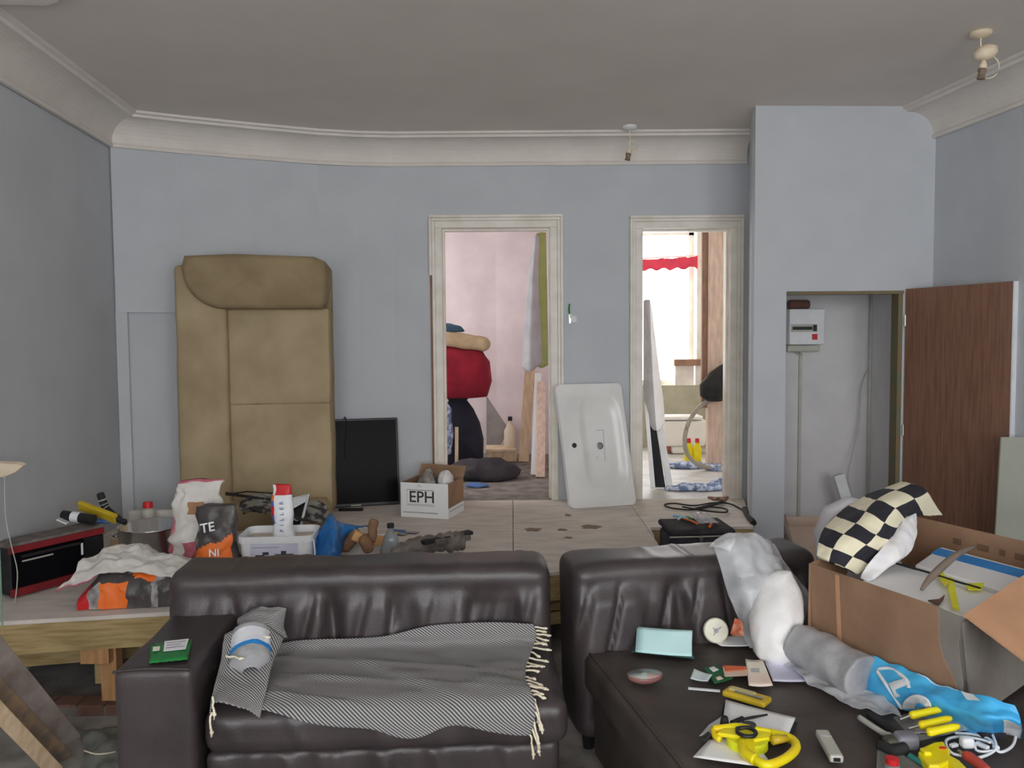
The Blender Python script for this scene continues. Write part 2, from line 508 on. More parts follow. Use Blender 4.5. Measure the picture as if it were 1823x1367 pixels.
#@@SETTING
# ------------------------------------------------------------------ the setting
D = 0.45                                  # height of the raised timber deck
CZ = 3.08                                 # ceiling
BY = 6.05                                 # straight part of the back wall
WT = 0.13
O1X0, O1X1, O1Z = -0.50, 0.285, 2.44
O2X0, O2X1, O2Z = 0.952, 1.588, 2.425
CL = V((-2.57, 5.42, 0))                  # left corner
LW0 = V((-1.85, REAR_Y, 0))               # left wall runs on towards the street side
CURVE = [(-2.57, 5.42), (-2.2, 5.62), (-1.8, 5.80), (-1.4, 5.945), (-1.1, 6.02), (-0.85, BY)]
CF = [(1.535, 5.26), (2.69, 5.31)]        # cupboard front
RWL = [(2.69, 5.31), (2.86, 4.0), (3.3, REAR_Y)]

def wallseg(mb, pts, th, z0, z1, left=True):
    for (a, b) in zip(pts[:-1], pts[1:]):
        a2, b2 = V((a[0], a[1])), V((b[0], b[1]))
        d = (b2 - a2).normalized(); n = V((-d.y, d.x)) * th * (1 if left else -1)
        mb.prism([a2, b2, b2 + n, a2 + n], z0, z1)
# floors
struct(MB().bx(-3.2, 3.9, REAR_Y - 0.2, 6.35, -0.1, 0).build('floor', DARKFLOOR))
mb = MB().bx(-2.2, 0.72, BY + 0.01, 9.2, D - 0.12, D - 0.005)
struct(mb.build('floor_room', ROOMFLOOR))
struct(MB().bx(0.72, 2.4, BY + 0.01, 9.2, D - 0.12, D - 0.003).build('floor_bathroom', BATHFLOOR))
# raised deck: sheets on a timber frame
deck = senv('deck', (0, 5, 0))
POLY = [(-2.62, 3.42), (-2.19, 3.49), (-1.51, 3.60), (0.20, 4.17), (0.82, 4.42), (0.86, 5.15), (1.51, 5.15), (1.535, 5.27), (1.70, 6.05),
        (-0.85, BY), (-1.1, 6.02), (-1.4, 5.945), (-1.8, 5.80), (-2.2, 5.62), (-2.57, 5.42)]
def clip(poly, x0, x1, y0, y1):
    def cut(P, f, ix):
        out = []
        for i in range(len(P)):
            a, b = P[i - 1], P[i]
            if f(b):
                if not f(a): out.append(ix(a, b))
                out.append(b)
            elif f(a): out.append(ix(a, b))
        return out
    def X(v): return lambda a, b: (v, a[1] + (b[1] - a[1]) * (v - a[0]) / (b[0] - a[0]))
    def Y(v): return lambda a, b: (a[0] + (b[0] - a[0]) * (v - a[1]) / (b[1] - a[1]), v)
    P = poly
    for f, ix in ((lambda p: p[0] >= x0, X(x0)), (lambda p: p[0] <= x1, X(x1)), (lambda p: p[1] >= y0, Y(y0)), (lambda p: p[1] <= y1, Y(y1))):
        P = cut(P, f, ix)
        if len(P) < 3: return []
    return P
g = 0.002
for (x0, x1, y0, y1) in [(-3, -1.35, 3, 4.62), (-3, -1.35, 4.62, 6.2), (-1.35, 0.0, 3, 5.05), (-1.35, 0.0, 5.05, 6.2), (0.0, 0.84, 3, 5.3), (0.84, 2, 4.9, 6.2), (0.0, 0.84, 5.3, 6.2)]:
    P = clip(POLY, x0 + g, x1 - g, y0 + g, y1 - g)
    if P:
        MB().prism(P, D - 0.018, D).build('plywood_sheet', PLY, deck)
def fascia(a, b, z1=D - 0.018, hgt=0.13, m=PINE, nm='edge_beam', th=0.045):
    a, b = V((a[0], a[1], 0)), V((b[0], b[1], 0))
    d = (b - a).normalized(); n = V((-d.y, d.x, 0)) * th
    MB().prism([a, b, b + n, a + n], z1 - hgt, z1 - 0.001).build(nm, m, deck)
fascia(POLY[0], POLY[1]); fascia(POLY[1], POLY[2]); fascia(POLY[2], POLY[3]); fascia(POLY[3], POLY[4])
fascia(POLY[4], POLY[5]); fascia(POLY[5], POLY[6])
fascia((0.05, 4.16), (0.35, 4.27), z1=D - 0.155, hgt=0.06, nm='cross_rail')
fascia((0.05, 4.15), (0.35, 4.26), z1=D - 0.225, hgt=0.06, nm='cross_rail')
MB().bx(0.10, 0.19, 4.20, 4.27, 0.0, D - 0.15).build('post', PINEX, deck)
# joists, posts and packing under the left corner
fascia((-2.44, 3.78), (-1.2, 4.05), hgt=0.31, nm='joist')
MB().hexa([(-2.28, 3.55, .28), (-2.235, 3.55, .28), (-2.29, 4.1, .28), (-2.335, 4.1, .28), (-2.28, 3.55, .43), (-2.235, 3.55, .43), (-2.29, 4.1, .43), (-2.335, 4.1, .43)]).build('joist', PINE, deck)
MB().bx(-1.835, -1.765, 3.60, 3.66, 0.05, 0.29).build('post', PINEX, deck)
MB().bx(-1.872, -1.837, 3.62, 3.66, 0.12, 0.29).build('post', PINE, deck)
MB().bx(-1.90, -1.775, 3.555, 3.60, 0.235, 0.305).build('packing_block', PINEX, deck)
for x, y in ((-2.4, 4.9), (-1.2, 5.0), (0.0, 5.2), (0.7, 4.9), (1.3, 5.3), (-0.6, 4.1)):
    MB().bx(x - 0.04, x + 0.04, y - 0.04, y + 0.04, 0.0, D - 0.02).build('post', PINE, deck)
# brick sleeper course below the post
ledge = senv('brick_ledge', (-1.9, 3.6, 0))
MB().bx(-2.30, -1.30, 3.555, 3.69, 0.0, 0.042).build('mortar_bed', MORTAR, ledge)
for i in range(8):
    x = -2.30 + i * 0.125
    MB().bx(x + 0.004, x + 0.119, 3.55 + 0.004 * (i % 3), 3.66, 0.004, 0.05).build('brick', BRICK, ledge, bevel=0.004)
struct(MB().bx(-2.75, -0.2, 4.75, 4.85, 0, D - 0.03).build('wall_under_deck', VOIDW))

# left wall, right wall, rear wall with its windows
d = V((CL.x - LW0.x, CL.y - LW0.y)).normalized()
mb = MB(); wallseg(mb, [LW0, CL + V((d.x, d.y, 0)) * 0.3], 0.15, 0, CZ)
struct(mb.build('wall_left', WALL))
mb = MB(); wallseg(mb, [(2.69 - 0.02, 5.45), (2.86, 4.0), (3.3, REAR_Y)], 0.15, 0, CZ)
struct(mb.build('wall_right', WALL))
mb = MB()
xs = [-2.2] + [q for a in REAR_WINDOWS for q in a] + [3.6]
mb.bx(-2.2, 3.6, REAR_Y - 0.2, REAR_Y, 0, WZ0); mb.bx(-2.2, 3.6, REAR_Y - 0.2, REAR_Y, WZ1, CZ)
for i in range(0, len(xs), 2):
    mb.bx(xs[i], xs[i + 1], REAR_Y - 0.2, REAR_Y, WZ0, WZ1)
struct(mb.build('wall_rear', WALL))
for i, (a, b) in enumerate(REAR_WINDOWS):
    wn = senv('window_%d' % (i + 2), ((a + b) / 2, REAR_Y - 0.12, WZ0))
    f = MB()
    for (x0, x1, z0, z1) in ((a, a + 0.06, WZ0, WZ1), (b - 0.06, b, WZ0, WZ1), (a, b, WZ0, WZ0 + 0.07), (a, b, WZ1 - 0.06, WZ1), (a, b, (WZ0 + WZ1) / 2 - 0.03, (WZ0 + WZ1) / 2 + 0.03)):
        f.bx(x0, x1, REAR_Y - 0.16, REAR_Y - 0.10, z0, z1)
    f.build('window_frame', GLOSSW, wn)
    MB().bx(a + 0.06, b - 0.06, REAR_Y - 0.135, REAR_Y - 0.13, WZ0 + 0.07, WZ1 - 0.06).build('window_pane', GLASS, wn)
# back wall: curved left part, straight part with two doorways
mb = MB()
wallseg(mb, CURVE, WT, 0, CZ)
for (x0, x1, z0, z1) in ((-0.85, O1X0 - 0.03, 0, CZ), (O1X0 - 0.03, O1X1 + 0.03, O1Z + 0.03, CZ), (O1X1 + 0.03, O2X0 - 0.03, 0, CZ), (O1X0 - 0.03, O1X1 + 0.03, 0, D - 0.02), (O2X0 - 0.03, O2X1 + 0.03, 0, D - 0.02), (O2X0 - 0.03, O2X1 + 0.03, O2Z + 0.03, CZ), (O2X1 + 0.03, 1.80, 0, CZ)):
    mb.bx(x0, x1, BY, BY + WT, z0, z1)
struct(mb.build('wall_back', WALL))
# boxed-out upper wall left of the upended sofa
mb = MB()
off = [(-2.555, 5.37), (-2.2, 5.565), (-1.8, 5.76), (-1.33, 5.97)]
wallseg(mb, off, 0.06, 1.83, CZ)
struct(mb.build('wall_boxing', WALL))
mb = MB(); wallseg(mb, [(-2.56, 5.375), (-2.50, 5.41)], 0.05, D, 1.83)
struct(mb.build('trim_1', WALL))
# ceiling
struct(MB().bx(-3.2, 3.9, REAR_Y - 0.2, BY + WT, CZ, CZ + 0.1).build('ceiling', CEIL))
struct(MB().bx(-2.2, 2.6, BY + WT, 9.2, 3.0, 3.1).build('ceiling_back', CEIL))

# cornice: bottom bead, cove and top bead swept along the walls
def cornice(name, path, side, endcap=True):
    prof = [(0.0, 0.0), (0.022, 0.0), (0.028, 0.018), (0.016, 0.03)]
    for i in range(9):
        a = PI / 2 * i / 8
        prof.append((0.016 + 0.15 * (1 - math.cos(a)), 0.03 + 0.135 * math.sin(a)))
    prof += [(0.185, 0.165), (0.192, 0.18), (0.215, 0.185), (0.215, 0.2), (0.0, 0.2)]
    P = [V((p[0], p[1])) for p in path]
    rows = []
    for i, p in enumerate(P):
        d1 = (P[i] - P[i - 1]).normalized() if i else (P[1] - P[0]).normalized()
        d2 = (P[i + 1] - P[i]).normalized() if i < len(P) - 1 else d1
        n1, n2 = V((-d1.y, d1.x)) * side, V((-d2.y, d2.x)) * side
        m_ = (n1 + n2).normalized(); m_ = m_ / max(0.3, m_.dot(n1))
        rows.append([V((p.x + m_.x * o, p.y + m_.y * o, CZ - 0.2 + z)) for o, z in prof])
    mb = MB().grid(rows)
    n = len(prof)
    mb.f += [tuple(range(n)), tuple(range((len(rows) - 1) * n, len(rows) * n))[::-1]]; mb.m += [0, 0]
    return struct(mb.build(name, CORN))
dl = (LW0 - CL).normalized()
cornice('trim_2', [tuple(LW0)[:2], (-2.555, 5.37), (-2.2, 5.565), (-1.8, 5.76), (-1.38, 5.945), (-1.1, 6.018), (-0.85, BY), (1.70, BY)], -1)
cornice('trim_3', [(2.68, 5.36), (2.86, 4.0), (3.3, REAR_Y)], -1)
# the back wall's plaster skin above the doors stands flush under the cornice
# plaster moulding on the ceiling at the upper left
p = [pz(-60, 6, 3.05), pz(84, 10, 3.05), pz(108, 3, 3.05), pz(112, -14, 3.05), pz(60, -60, 3.05), pz(-60, -60, 3.05)]
struct(MB().prism([(q.x, q.y) for q in p], CZ - 0.035, CZ).build('trim_4', CORN, bevel=0.012))

# door cases
def doorcase(name, x0, x1, z, cut_left=False, cut_right=False):
    d = senv(name, ((x0 + x1) / 2, BY, D))
    for s, xx in ((-1, x0), (1, x1)):
        a, b = sorted((xx, xx + s * 0.03))
        MB().bx(a, b, BY - 0.005, BY + WT + 0.01, D, z).build('jamb', GLOSSW, d)
        a, b = sorted((xx - s * 0.013, xx))
        MB().bx(a, b, BY + 0.06, BY + WT, D, z - 0.013).build('door_stop', GLOSSW, d)
    MB().bx(x0 - 0.03, x1 + 0.03, BY - 0.005, BY + WT + 0.01, z, z + 0.03).build('head', GLOSSW, d)
    MB().bx(x0, x1, BY + 0.06, BY + WT, z - 0.013, z).build('door_stop', GLOSSW, d)
    for (i0, i1, th) in ((0.0, 0.05, 0.018), (0.05, 0.072, 0.026), (0.072, 0.092, 0.038)):
        MB().bx(x0 - i1, x1 + i1, BY - th, BY, z + i0, z + i1).build('architrave', GLOSSW, d, bevel=0.004)
        for s, xx in ((-1, x0), (1, x1)):
            a, b = sorted((xx + s * i0, xx + s * i1))
            zb = D
            if s < 0 and cut_left and i0 > 0.06: zb = 2.10
            if s > 0 and cut_right and i0 > 0.04: zb = 1.27
            MB().bx(a, b, BY - th, BY, zb, z + i0).build('architrave', GLOSSW, d, bevel=0.004)
    return d
d1 = doorcase('door_1', O1X0, O1X1, O1Z, True, True)
MB().bx(O1X0 - 0.088, O1X0 - 0.07, BY - 0.012, BY, D, 2.10).build('raw_edge', BROWNWOOD, d1)
doorcase('door_2', O2X0, O2X1, O2Z)

# cupboard in the right corner
mb = MB()
ox0, ox1, oz = 1.742, 2.497, 1.925
fy = lambda x: 5.26 + (x - 1.535) * 0.043
def fr(x0, x1, z0, z1): mb.hexa([(x0, fy(x0), z0), (x1, fy(x1), z0), (x1, fy(x1) + 0.07, z0), (x0, fy(x0) + 0.07, z0), (x0, fy(x0), z1), (x1, fy(x1), z1), (x1, fy(x1) + 0.07, z1), (x0, fy(x0) + 0.07, z1)])
fr(1.535, ox0, 0, CZ); fr(ox0, ox1, oz, CZ); fr(ox1, 2.72, 0, CZ)
mb.prism([(1.537, 5.33), (1.61, 5.33), (1.80, 6.06), (1.725, 6.06)], 0, CZ)
struct(mb.build('wall_cupboard', WALL))
mb = MB()
mb.prism([(1.79, 6.0), (2.6, 6.0), (2.6, 6.05), (1.80, 6.05)], 0, 2.2)
mb.prism([(2.505, 5.38), (2.595, 6.0), (2.65, 6.0), (2.56, 5.38)], 0, 2.2)
mb.prism([(1.63, 5.335), (1.80, 6.0), (1.785, 6.0), (1.615, 5.335)], 0, 2.2)
mb.prism([(1.62, 5.335), (2.6, 5.335), (2.64, 6.05), (1.80, 6.05)], 2.2, 2.25)
struct(mb.build('wall_cupboard_inside', CUPW))
d3 = senv('door_3', (ox1, 5.28, 0.02))
MB().bx(ox1 - 0.028, ox1 + 0.002, fy(2.5) + 0.002, fy(2.5) + 0.10, 0, oz).build('jamb', JAMBG, d3)
MB().bx(ox0, ox1, fy(2) + 0.01, fy(2) + 0.08, oz - 0.02, oz + 0.001).build('jamb', JAMBG, d3)
hinge = V((ox1 + 0.012, fy(2.5) - 0.012, 0)); free = V((2.755, 4.57, 0)); dd = (free - hinge).normalized(); nn = V((dd.y, -dd.x, 0))
nn = nn if nn.x > 0 else -nn
mb = MB().prism([hinge, free, free + nn * 0.034, hinge + nn * 0.034], 0.03, oz + 0.01)
mb.build('door_leaf', VENEER, d3)
e0 = free + dd * 0.0005
MB().prism([e0, e0 + dd * 0.008, e0 + dd * 0.008 + nn * 0.036, e0 + nn * 0.036], 0.03, oz + 0.01).build('edge_lipping', WHITEP, d3)
for z in (0.3, 1.0, 1.7):
    MB().tube([hinge + V((-0.004, -0.004, z)), hinge + V((-0.004, -0.004, z + 0.07))], 0.006).build('hinge', DULLSTEEL, d3)

# rooms behind the doorways
mb = MB(); mb.bx(-2.2, -0.16, 8.56, 8.7, 0.3, 3.0); mb.hexa([(-0.16, 8.56, .3), (0.72, 8.42, .3), (0.72, 8.56, .3), (-0.16, 8.7, .3), (-0.16, 8.56, 3), (0.72, 8.42, 3), (0.72, 8.56, 3), (-0.16, 8.7, 3)])
struct(mb.build('wall_room_back', PLASTER))
mb = MB()
for (y0, y1, z0, z1) in ((BY + WT, 6.9, .3, 3), (7.9, 9.2, .3, 3), (6.9, 7.9, .3, 1.4), (6.9, 7.9, 2.75, 3)):
    mb.bx(-2.3, -2.2, y0, y1, z0, z1)
struct(mb.build('wall_room_left', PLASTER))
w5 = senv('window_5', (-2.26, 7.4, 1.2))
mb = MB()
for (y0, y1, z0, z1) in ((6.9, 6.96, 1.4, 2.75), (7.84, 7.9, 1.4, 2.75), (6.9, 7.9, 1.4, 1.46), (6.9, 7.9, 2.69, 2.75)):
    mb.bx(-2.28, -2.23, y0, y1, z0, z1)
mb.build('window_frame', GLOSSW, w5)
MB().bx(-2.257, -2.252, 6.96, 7.84, 1.46, 2.69).build('window_pane', GLASS, w5)
struct(MB().bx(0.55, 0.66, BY + WT + 0.05, 9.0, 0.3, 3).build('wall_room_right', PLASTER))
struct(MB().bx(0.665, 0.78, BY + WT, 9.2, 0.3, 3).build('wall_bathroom_left', BATHWALL))
struct(MB().bx(2.38, 2.5, BY + WT, 9.2, 0.3, 3).build('wall_bathroom_right', BATHWALL))
mb = MB()
mb.bx(0.72, BWX0, BW_Y, BW_Y + 0.2, BWZ0, 3.0, 1); mb.bx(BWX1, 2.45, BW_Y, BW_Y + 0.2, BWZ0, 3.0, 1)
mb.bx(0.72, 2.45, BW_Y, BW_Y + 0.2, .3, BWZ0); mb.bx(BWX0, BWX1, BW_Y, BW_Y + 0.2, BWZ1, 3.0, 1)
struct(mb.build('wall_bathroom_back', [BATHGREEN, BATHWALL]))
w1 = senv('window_1', ((BWX0 + BWX1) / 2, BW_Y, BWZ0))
mb = MB()
for (x0, x1, z0, z1) in ((BWX0, BWX0 + 0.05, BWZ0, BWZ1), (BWX1 - 0.05, BWX1, BWZ0, BWZ1), (BWX0, BWX1, BWZ0, BWZ0 + 0.05), (BWX0, BWX1, BWZ1 - 0.05, BWZ1), (BWX0, BWX1, 2.405, 2.44)):
    mb.bx(x0, x1, BW_Y + 0.1, BW_Y + 0.15, z0, z1)
mb.build('window_frame', GLOSSW, w1)
MB().bx(BWX0 + 0.05, BWX1 - 0.05, BW_Y + 0.122, BW_Y + 0.127, BWZ0 + 0.05, 2.405).build('window_pane', GLASS, w1)
MB().bx(BWX0 + 0.05, BWX1 - 0.05, BW_Y + 0.122, BW_Y + 0.127, 2.44, BWZ1 - 0.05).build('window_pane', GLASS, w1)
MB().bx(1.72, 2.06, BW_Y - 0.13, BW_Y - 0.005, 1.33, 1.40).build('window_sill', BROWNWOOD, w1, bevel=0.006)
MB().bx(1.75, 1.95, BW_Y - 0.03, BW_Y - 0.004, 1.12, 1.33).build('apron_panel', BATHWALL, w1)
MB().bx(1.975, 2.05, BW_Y - 0.04, BW_Y - 0.002, 1.40, 2.9).build('architrave', GLOSSW, w1)
# the lamp sockets on the ceiling and everything loose come next
# ------------------------------------------------------------------ ceiling pendants
def pendant(px, py, pxh, pyh, label, blob_=False):
    c = pz(px, py, CZ)
    t = thing('pendant_light', (c.x, c.y, CZ), label, 'light', None)
    MB().lathe([(0.0, 0), (0.05, 0), (0.05, -0.012), (0.035, -0.022), (0.012, -0.028), (0.0, -0.03)], c, 20).build('ceiling_rose', CREAM if blob_ else WHITEP, t, smooth=True)
    e = py_(pxh, pyh, c.y)
    n = e + V((0.012, 0, 0.075))
    MB().tube(curve([c + V((0, 0, -0.025)), c + V((0.004, 0, -0.08)), n + V((0.004, 0, 0.03)), n], 12), 0.0035).build('flex', CORD, t, smooth=True)
    ax = (e - n).normalized(); M = ax.to_track_quat('Z', 'Y').to_matrix()
    MB().lathe([(0.0, -0.012), (0.009, -0.01), (0.014, 0.004), (0.0175, 0.012), (0.0175, 0.03), (0.0, 0.03)], n, 14, M).build('lamp_holder', CREAM, t, smooth=True)
    MB().lathe([(0.0, 0.03), (0.019, 0.031), (0.019, 0.042), (0.016, 0.044), (0.016, 0.068), (0.019, 0.07), (0.019, 0.077), (0.0, 0.077)], n, 14, M).build('shade_ring', mat('brown_bakelite', (110, 96, 80), 0.5), t, smooth=True)
    if blob_:
        MB().blob([(n + V((0.0, 0, 0.012)), 0.02, 0.02), (n + V((0.0, 0, 0.02)), 0.045, 0.04), (n + V((0.008, 0, 0.045)), 0.058, 0.05), (n + V((0.014, 0, 0.07)), 0.045, 0.04), (n + V((0.014, 0, 0.085)), 0.012, 0.012)], 14, 0.006, 18, 4).build('tape_bundle', CREAM, t, smooth=True)
    r = 0.035 if not blob_ else 0.055
    lp = [n + V((0.02 + r * math.cos(a), 0.0, (0.02 if not blob_ else -0.02) + r * math.sin(a))) for a in [PI * (0.75 - 1.5 * i / 11) for i in range(12)]]
    MB().tube(lp, 0.003, 5).build('loose_flex', CORD, t, smooth=True)
    return t
pendant(1121, 224, 1117, 285, 'bare pendant lamp holder on a short flex near the bathroom doorway')
pendant(1746, 57, 1746, 140, 'pendant lamp holder with a cream taped bundle at upper right', True)

# ------------------------------------------------------------------ sofas
def ridge(x, f, seed):
    q = math.sin(x * f + 2.2 * noise.noise(V((x * f * 0.25, seed, 0.3))) * 2)
    return max(0.0, q) ** 2
def leg(t, x, y, X, m=BLACKP):
    MB(X).lathe([(0.0, 0), (0.022, 0), (0.028, 0.06), (0.0, 0.061)], (x, y, 0), 12).build('leg', m, t)
A1 = math.radians(3.0)
X1 = frame((-1.275, 2.56, 0), A1)
s1 = thing('leather_sofa', (-0.55, 2.95, 0), 'dark brown leather sofa with the woven blanket over its seat', 'sofa')
def back_disp(y0, zlo, zhi, wid, lean, amp, seed, seams=()):
    def f(p, n):
        q = V((0, 0, 0))
        z = (p.z - zlo) / (zhi - zlo)
        q.y += -lean * (z - 0.5)
        if n.y < -0.3:
            wz = max(0.0, min(1.0, (0.90 - z) / 0.12)) * min(1.0, 0.35 + max(0, z) * 1.2)
            q.y += amp * wz * (ridge(p.x + 0.10 * z, 21, seed) + 0.55 * ridge(p.x - 0.16 * z, 37, seed + 4) - 0.6) * (0.55 + 0.9 * max(0.0, 0.5 + ns((p.x, 0, 0), 2.6, seed)))
            q.y += -0.010 * math.exp(-((z - 0.99) / 0.10) ** 2) + 0.003 * math.exp(-((z - 0.86) / 0.04) ** 2)
            q.y += 0.006 * ns(p, 5, seed)
            for sx in seams:
                q.y += 0.010 * math.exp(-((p.x - sx) / 0.006) ** 2) * wz
        if n.z > 0.3:
            q.z += 0.010 * ns(p, 4, seed + 2) + 0.004 * ridge(p.x, 30, seed)
        return q
    return f
MB(X1).cushion((0.72, 0.63, 0.442), (1.46, 0.27, 0.655), 0.055, (110, 5, 40), back_disp(0.5, 0.115, 0.77, 1.46, -0.05, 0.030, 1.0, (0.83, 1.13))).build('backrest', LEATHER, s1, smooth=True)
def arm_disp(p, n):
    return V((0.006 * ns(p, 6, 2), 0.005 * ns(p, 7, 5), 0.007 * ns(p, 5, 8)))
MB(X1).cushion((0.13, 0.285, 0.335), (0.25, 0.57, 0.55), 0.03, (10, 20, 16), arm_disp).build('armrest', LEATHER, s1, smooth=True)
pp = [(0.012, 0.0, 0.60), (0.015, 0.004, 0.604), (0.13, 0.0, 0.612), (0.245, 0.004, 0.604)]
MB(X1).tube(curve(pp, 14), 0.004, 5).build('arm_piping', LEATHER, s1, smooth=True)
def seat_disp(p, n):
    q = V((0, 0, 0))
    if n.z > 0.2: q.z += 0.008 * ns(p, 4, 3) + 0.006 * ridge(p.y + 0.3 * p.x, 30, 2) * 0.5
    if n.y < -0.3: q.y += 0.007 * ns(p, 6, 7) - 0.006 * ridge(p.x + 0.5 * p.z, 26, 9)
    return q
MB(X1).cushion((0.865, 0.28, 0.385), (1.18, 0.56, 0.15), 0.05, (60, 20, 6), seat_disp).build('seat_cushion', LEATHER, s1, smooth=True)
def base_disp(p, n):
    return V((0, -0.014 * ridge(p.x + 0.35 * p.z, 24, 5) - 0.006 * ridge(p.x - 0.2 * p.z, 41, 6), 0)) if n.y < -0.3 else V((0, 0, 0))
MB(X1).cushion((0.85, 0.30, 0.185), (1.16, 0.50, 0.25), 0.03, (70, 6, 10), base_disp).build('base', LEATHER, s1, smooth=True)
for x, y in ((0.1, 0.08), (1.36, 0.1), (0.1, 0.7), (1.36, 0.7)):
    leg(s1, x, y, X1)

A2 = math.radians(12.0)
X2 = frame((0.25, 3.085, 0), A2)
s2 = thing('leather_chaise', (0.9, 2.6, 0), 'dark brown leather chaise covered in papers, tools and bags', 'sofa')
MB(X2).cushion((0.50, 0.13, 0.447), (1.03, 0.27, 0.665), 0.055, (80, 5, 40), back_disp(0, 0.115, 0.78, 1.0, -0.05, 0.030, 21.0)).build('backrest', LEATHER, s2, smooth=True)
def seat2_disp(p, n):
    q = V((0, 0, 0))
    if n.z > 0.2:
        q.z += 0.004 * ns(p, 3, 13) + 0.005 * ridge(p.y + 0.35 * p.x, 38, 12) * (0.5 + ns(p, 3, 1)) - 0.004
    return q
MB(X2).cushion((0.88, -0.72, 0.385), (1.74, 1.44, 0.15), 0.035, (70, 80, 6), seat2_disp).build('seat_cushion', LEATHER2, s2, smooth=True)
MB(X2).cushion((0.88, -0.72, 0.185), (1.68, 1.38, 0.25), 0.03, (20, 20, 6)).build('base', LEATHER2, s2, smooth=True)
pp = [(0.03, -1.42, 0.455), (0.03, -0.7, 0.459), (0.03, -0.03, 0.457)]
MB(X2).tube(curve(pp, 20), 0.004, 5).build('seat_piping', LEATHER2, s2, smooth=True)
for x, y in ((0.08, -1.35), (1.66, -1.35), (0.08, 0.15), (0.95, 0.15), (1.66, -0.1)):
    leg(s2, x, y, X2)
SZ = 0.466                                # top of the chaise seat

# ------------------------------------------------------------------ blanket on the left sofa
def lx(x, y, z): return X1 @ V((x, y, z))
def prof(s):            # arc along the sofa, s=0 high on the backrest, then seat, then over the front
    pts = [(0.475, 0.575), (0.462, 0.53), (0.44, 0.482), (0.30, 0.476), (0.14, 0.478), (0.03, 0.474), (-0.012, 0.445), (-0.020, 0.368)]
    return cr([V((0, a, b)) for a, b in pts], s)
bl = thing('blanket', tuple(lx(0.9, 0.2, 0.47)), 'grey black and white woven blanket with cream tassels over the left sofa', 'blanket')
mb = MB()
NU, NV = 90, 96
rows, uvs = [], []
ARC = [0.0]
for i in range(1, 201):
    ARC.append(ARC[-1] + (prof(i / 200) - prof((i - 1) / 200)).length)
for i in range(NU):
    u = i / (NU - 1)
    smax = cr([V((q, 0, 0)) for q in (0.78, 0.87, 0.91, 0.93, 0.99, 0.92, 0.96, 1.0)], u).x
    smin = cr([V((q, 0, 0)) for q in (0.20, 0.16, 0.16, 0.14, 0.06, 0.03, 0.03, 0.06)], u).x
    r, q = [], []
    for j in range(NV):
        v = j / (NV - 1)
        s = min(1.0, smin + (smax - smin) * v)
        p = prof(s)
        xl = 0.40 + 0.04 * v
        xr = 1.375 - 0.06 * v + 0.02 * math.sin(v * 9)
        x = xl + (xr - xl) * u
        k_ = max(0.0, min(1.0, (p.z - 0.415) / 0.055)) * max(0.0, min(1.0, (0.53 - p.z) / 0.04))
        n = V((0, -1, 0.15)).lerp(V((0, -0.25, 1)), k_)
        hgt = 0.008 + 0.013 * max(0, ns((x, p.y * 1.6 + p.z, 0), 7, 2)) + 0.010 * ridge(x * 0.8 + (p.y - p.z) * 0.9, 15, 5) * min(1, 3 * v) + 0.005 * ridge(p.y - p.z * 0.6 + x * 0.22, 34, 8) * k_
        n.normalize()
        r.append(lx(x, p.y, p.z) + (X1.to_3x3() @ n) * hgt)
        q.append((x, ARC[int(s * 200)] + (s * 200 - int(s * 200)) * (ARC[min(200, int(s * 200) + 1)] - ARC[int(s * 200)])))
    rows.append(r); uvs.append(q)
mb.grid(rows, uvs=uvs)
# gathered fold standing up at the back left, and the strip hanging by the arm
def pl(lst, y): return [py_(a, b, y_) for (a, b), y_ in zip(lst, y)]
c1 = [pl([(428, 1122), (424, 1102), (447, 1085)], (2.98, 2.97, 3.0)),
      pl([(452, 1120), (446, 1098), (470, 1081)], (2.90, 2.93, 2.98)),
      pl([(478, 1130), (480, 1105), (505, 1081)], (2.88, 2.92, 2.97)),
      pl([(512, 1136), (505, 1112), (509, 1084)], (2.93, 2.96, 2.98))]
a, b = surf(c1, 22, 20, 0.012, 22, 3, 0.2, 0.16); mb.grid(a, uvs=b)
c2 = [pl([(400, 1128), (392, 1180), (378, 1235), (374, 1272)], (2.86, 2.74, 2.60, 2.55)),
      pl([(424, 1120), (410, 1178), (398, 1226), (384, 1250)], (2.88, 2.76, 2.63, 2.56)),
      pl([(470, 1112), (448, 1172), (440, 1228), (436, 1262)], (2.90, 2.78, 2.65, 2.57)),
      pl([(505, 1135), (486, 1180), (474, 1230), (462, 1278)], (2.90, 2.76, 2.64, 2.555))]
a, b = surf(c2, 26, 30, 0.008, 18, 6, 0.22, 0.3, (0, -0.5, 0.85)); mb.grid(a, uvs=b)
mb.build('woven_cloth', TWILL, bl, smooth=True, solid=0.004)
tas = []
def tassel(p, d, L, seed):
    rnd = random.Random(seed)
    d = V(d).normalized()
    q = [V(p)]
    for i in range(1, 6):
        q.append(q[-1] + d * (L / 5) + V((rnd.uniform(-.004, .004), rnd.uniform(-.004, .004), rnd.uniform(-.003, .003))))
    m = MB().tube(q, [0.0035, 0.004, 0.0035, 0.004, 0.0045, 0.003], 5)
    m.lathe([(0, -0.005), (0.0065, -0.003), (0.0065, 0.003), (0, 0.005)], q[4], 7)
    m.build('tassel', CORD, bl, smooth=True)
XR = X1.to_3x3()
for k in range(24):
    v = 0.05 + 0.95 * k / 23
    j = min(NV - 1, int(v * (NV - 1)))
    p = rows[NU - 1][j]
    dv = V((1, -0.25 - 0.35 * v + random.uniform(-.35, .3), -0.05)) if v < 0.78 else V((0.25 - 0.3 * (v - .78), -0.15, -1.0))
    Ln = random.uniform(0.045, 0.075) if v < 0.78 else random.uniform(0.07, 0.10)
    tassel(p + V((0, 0, 0.004)), XR @ dv, Ln, k)
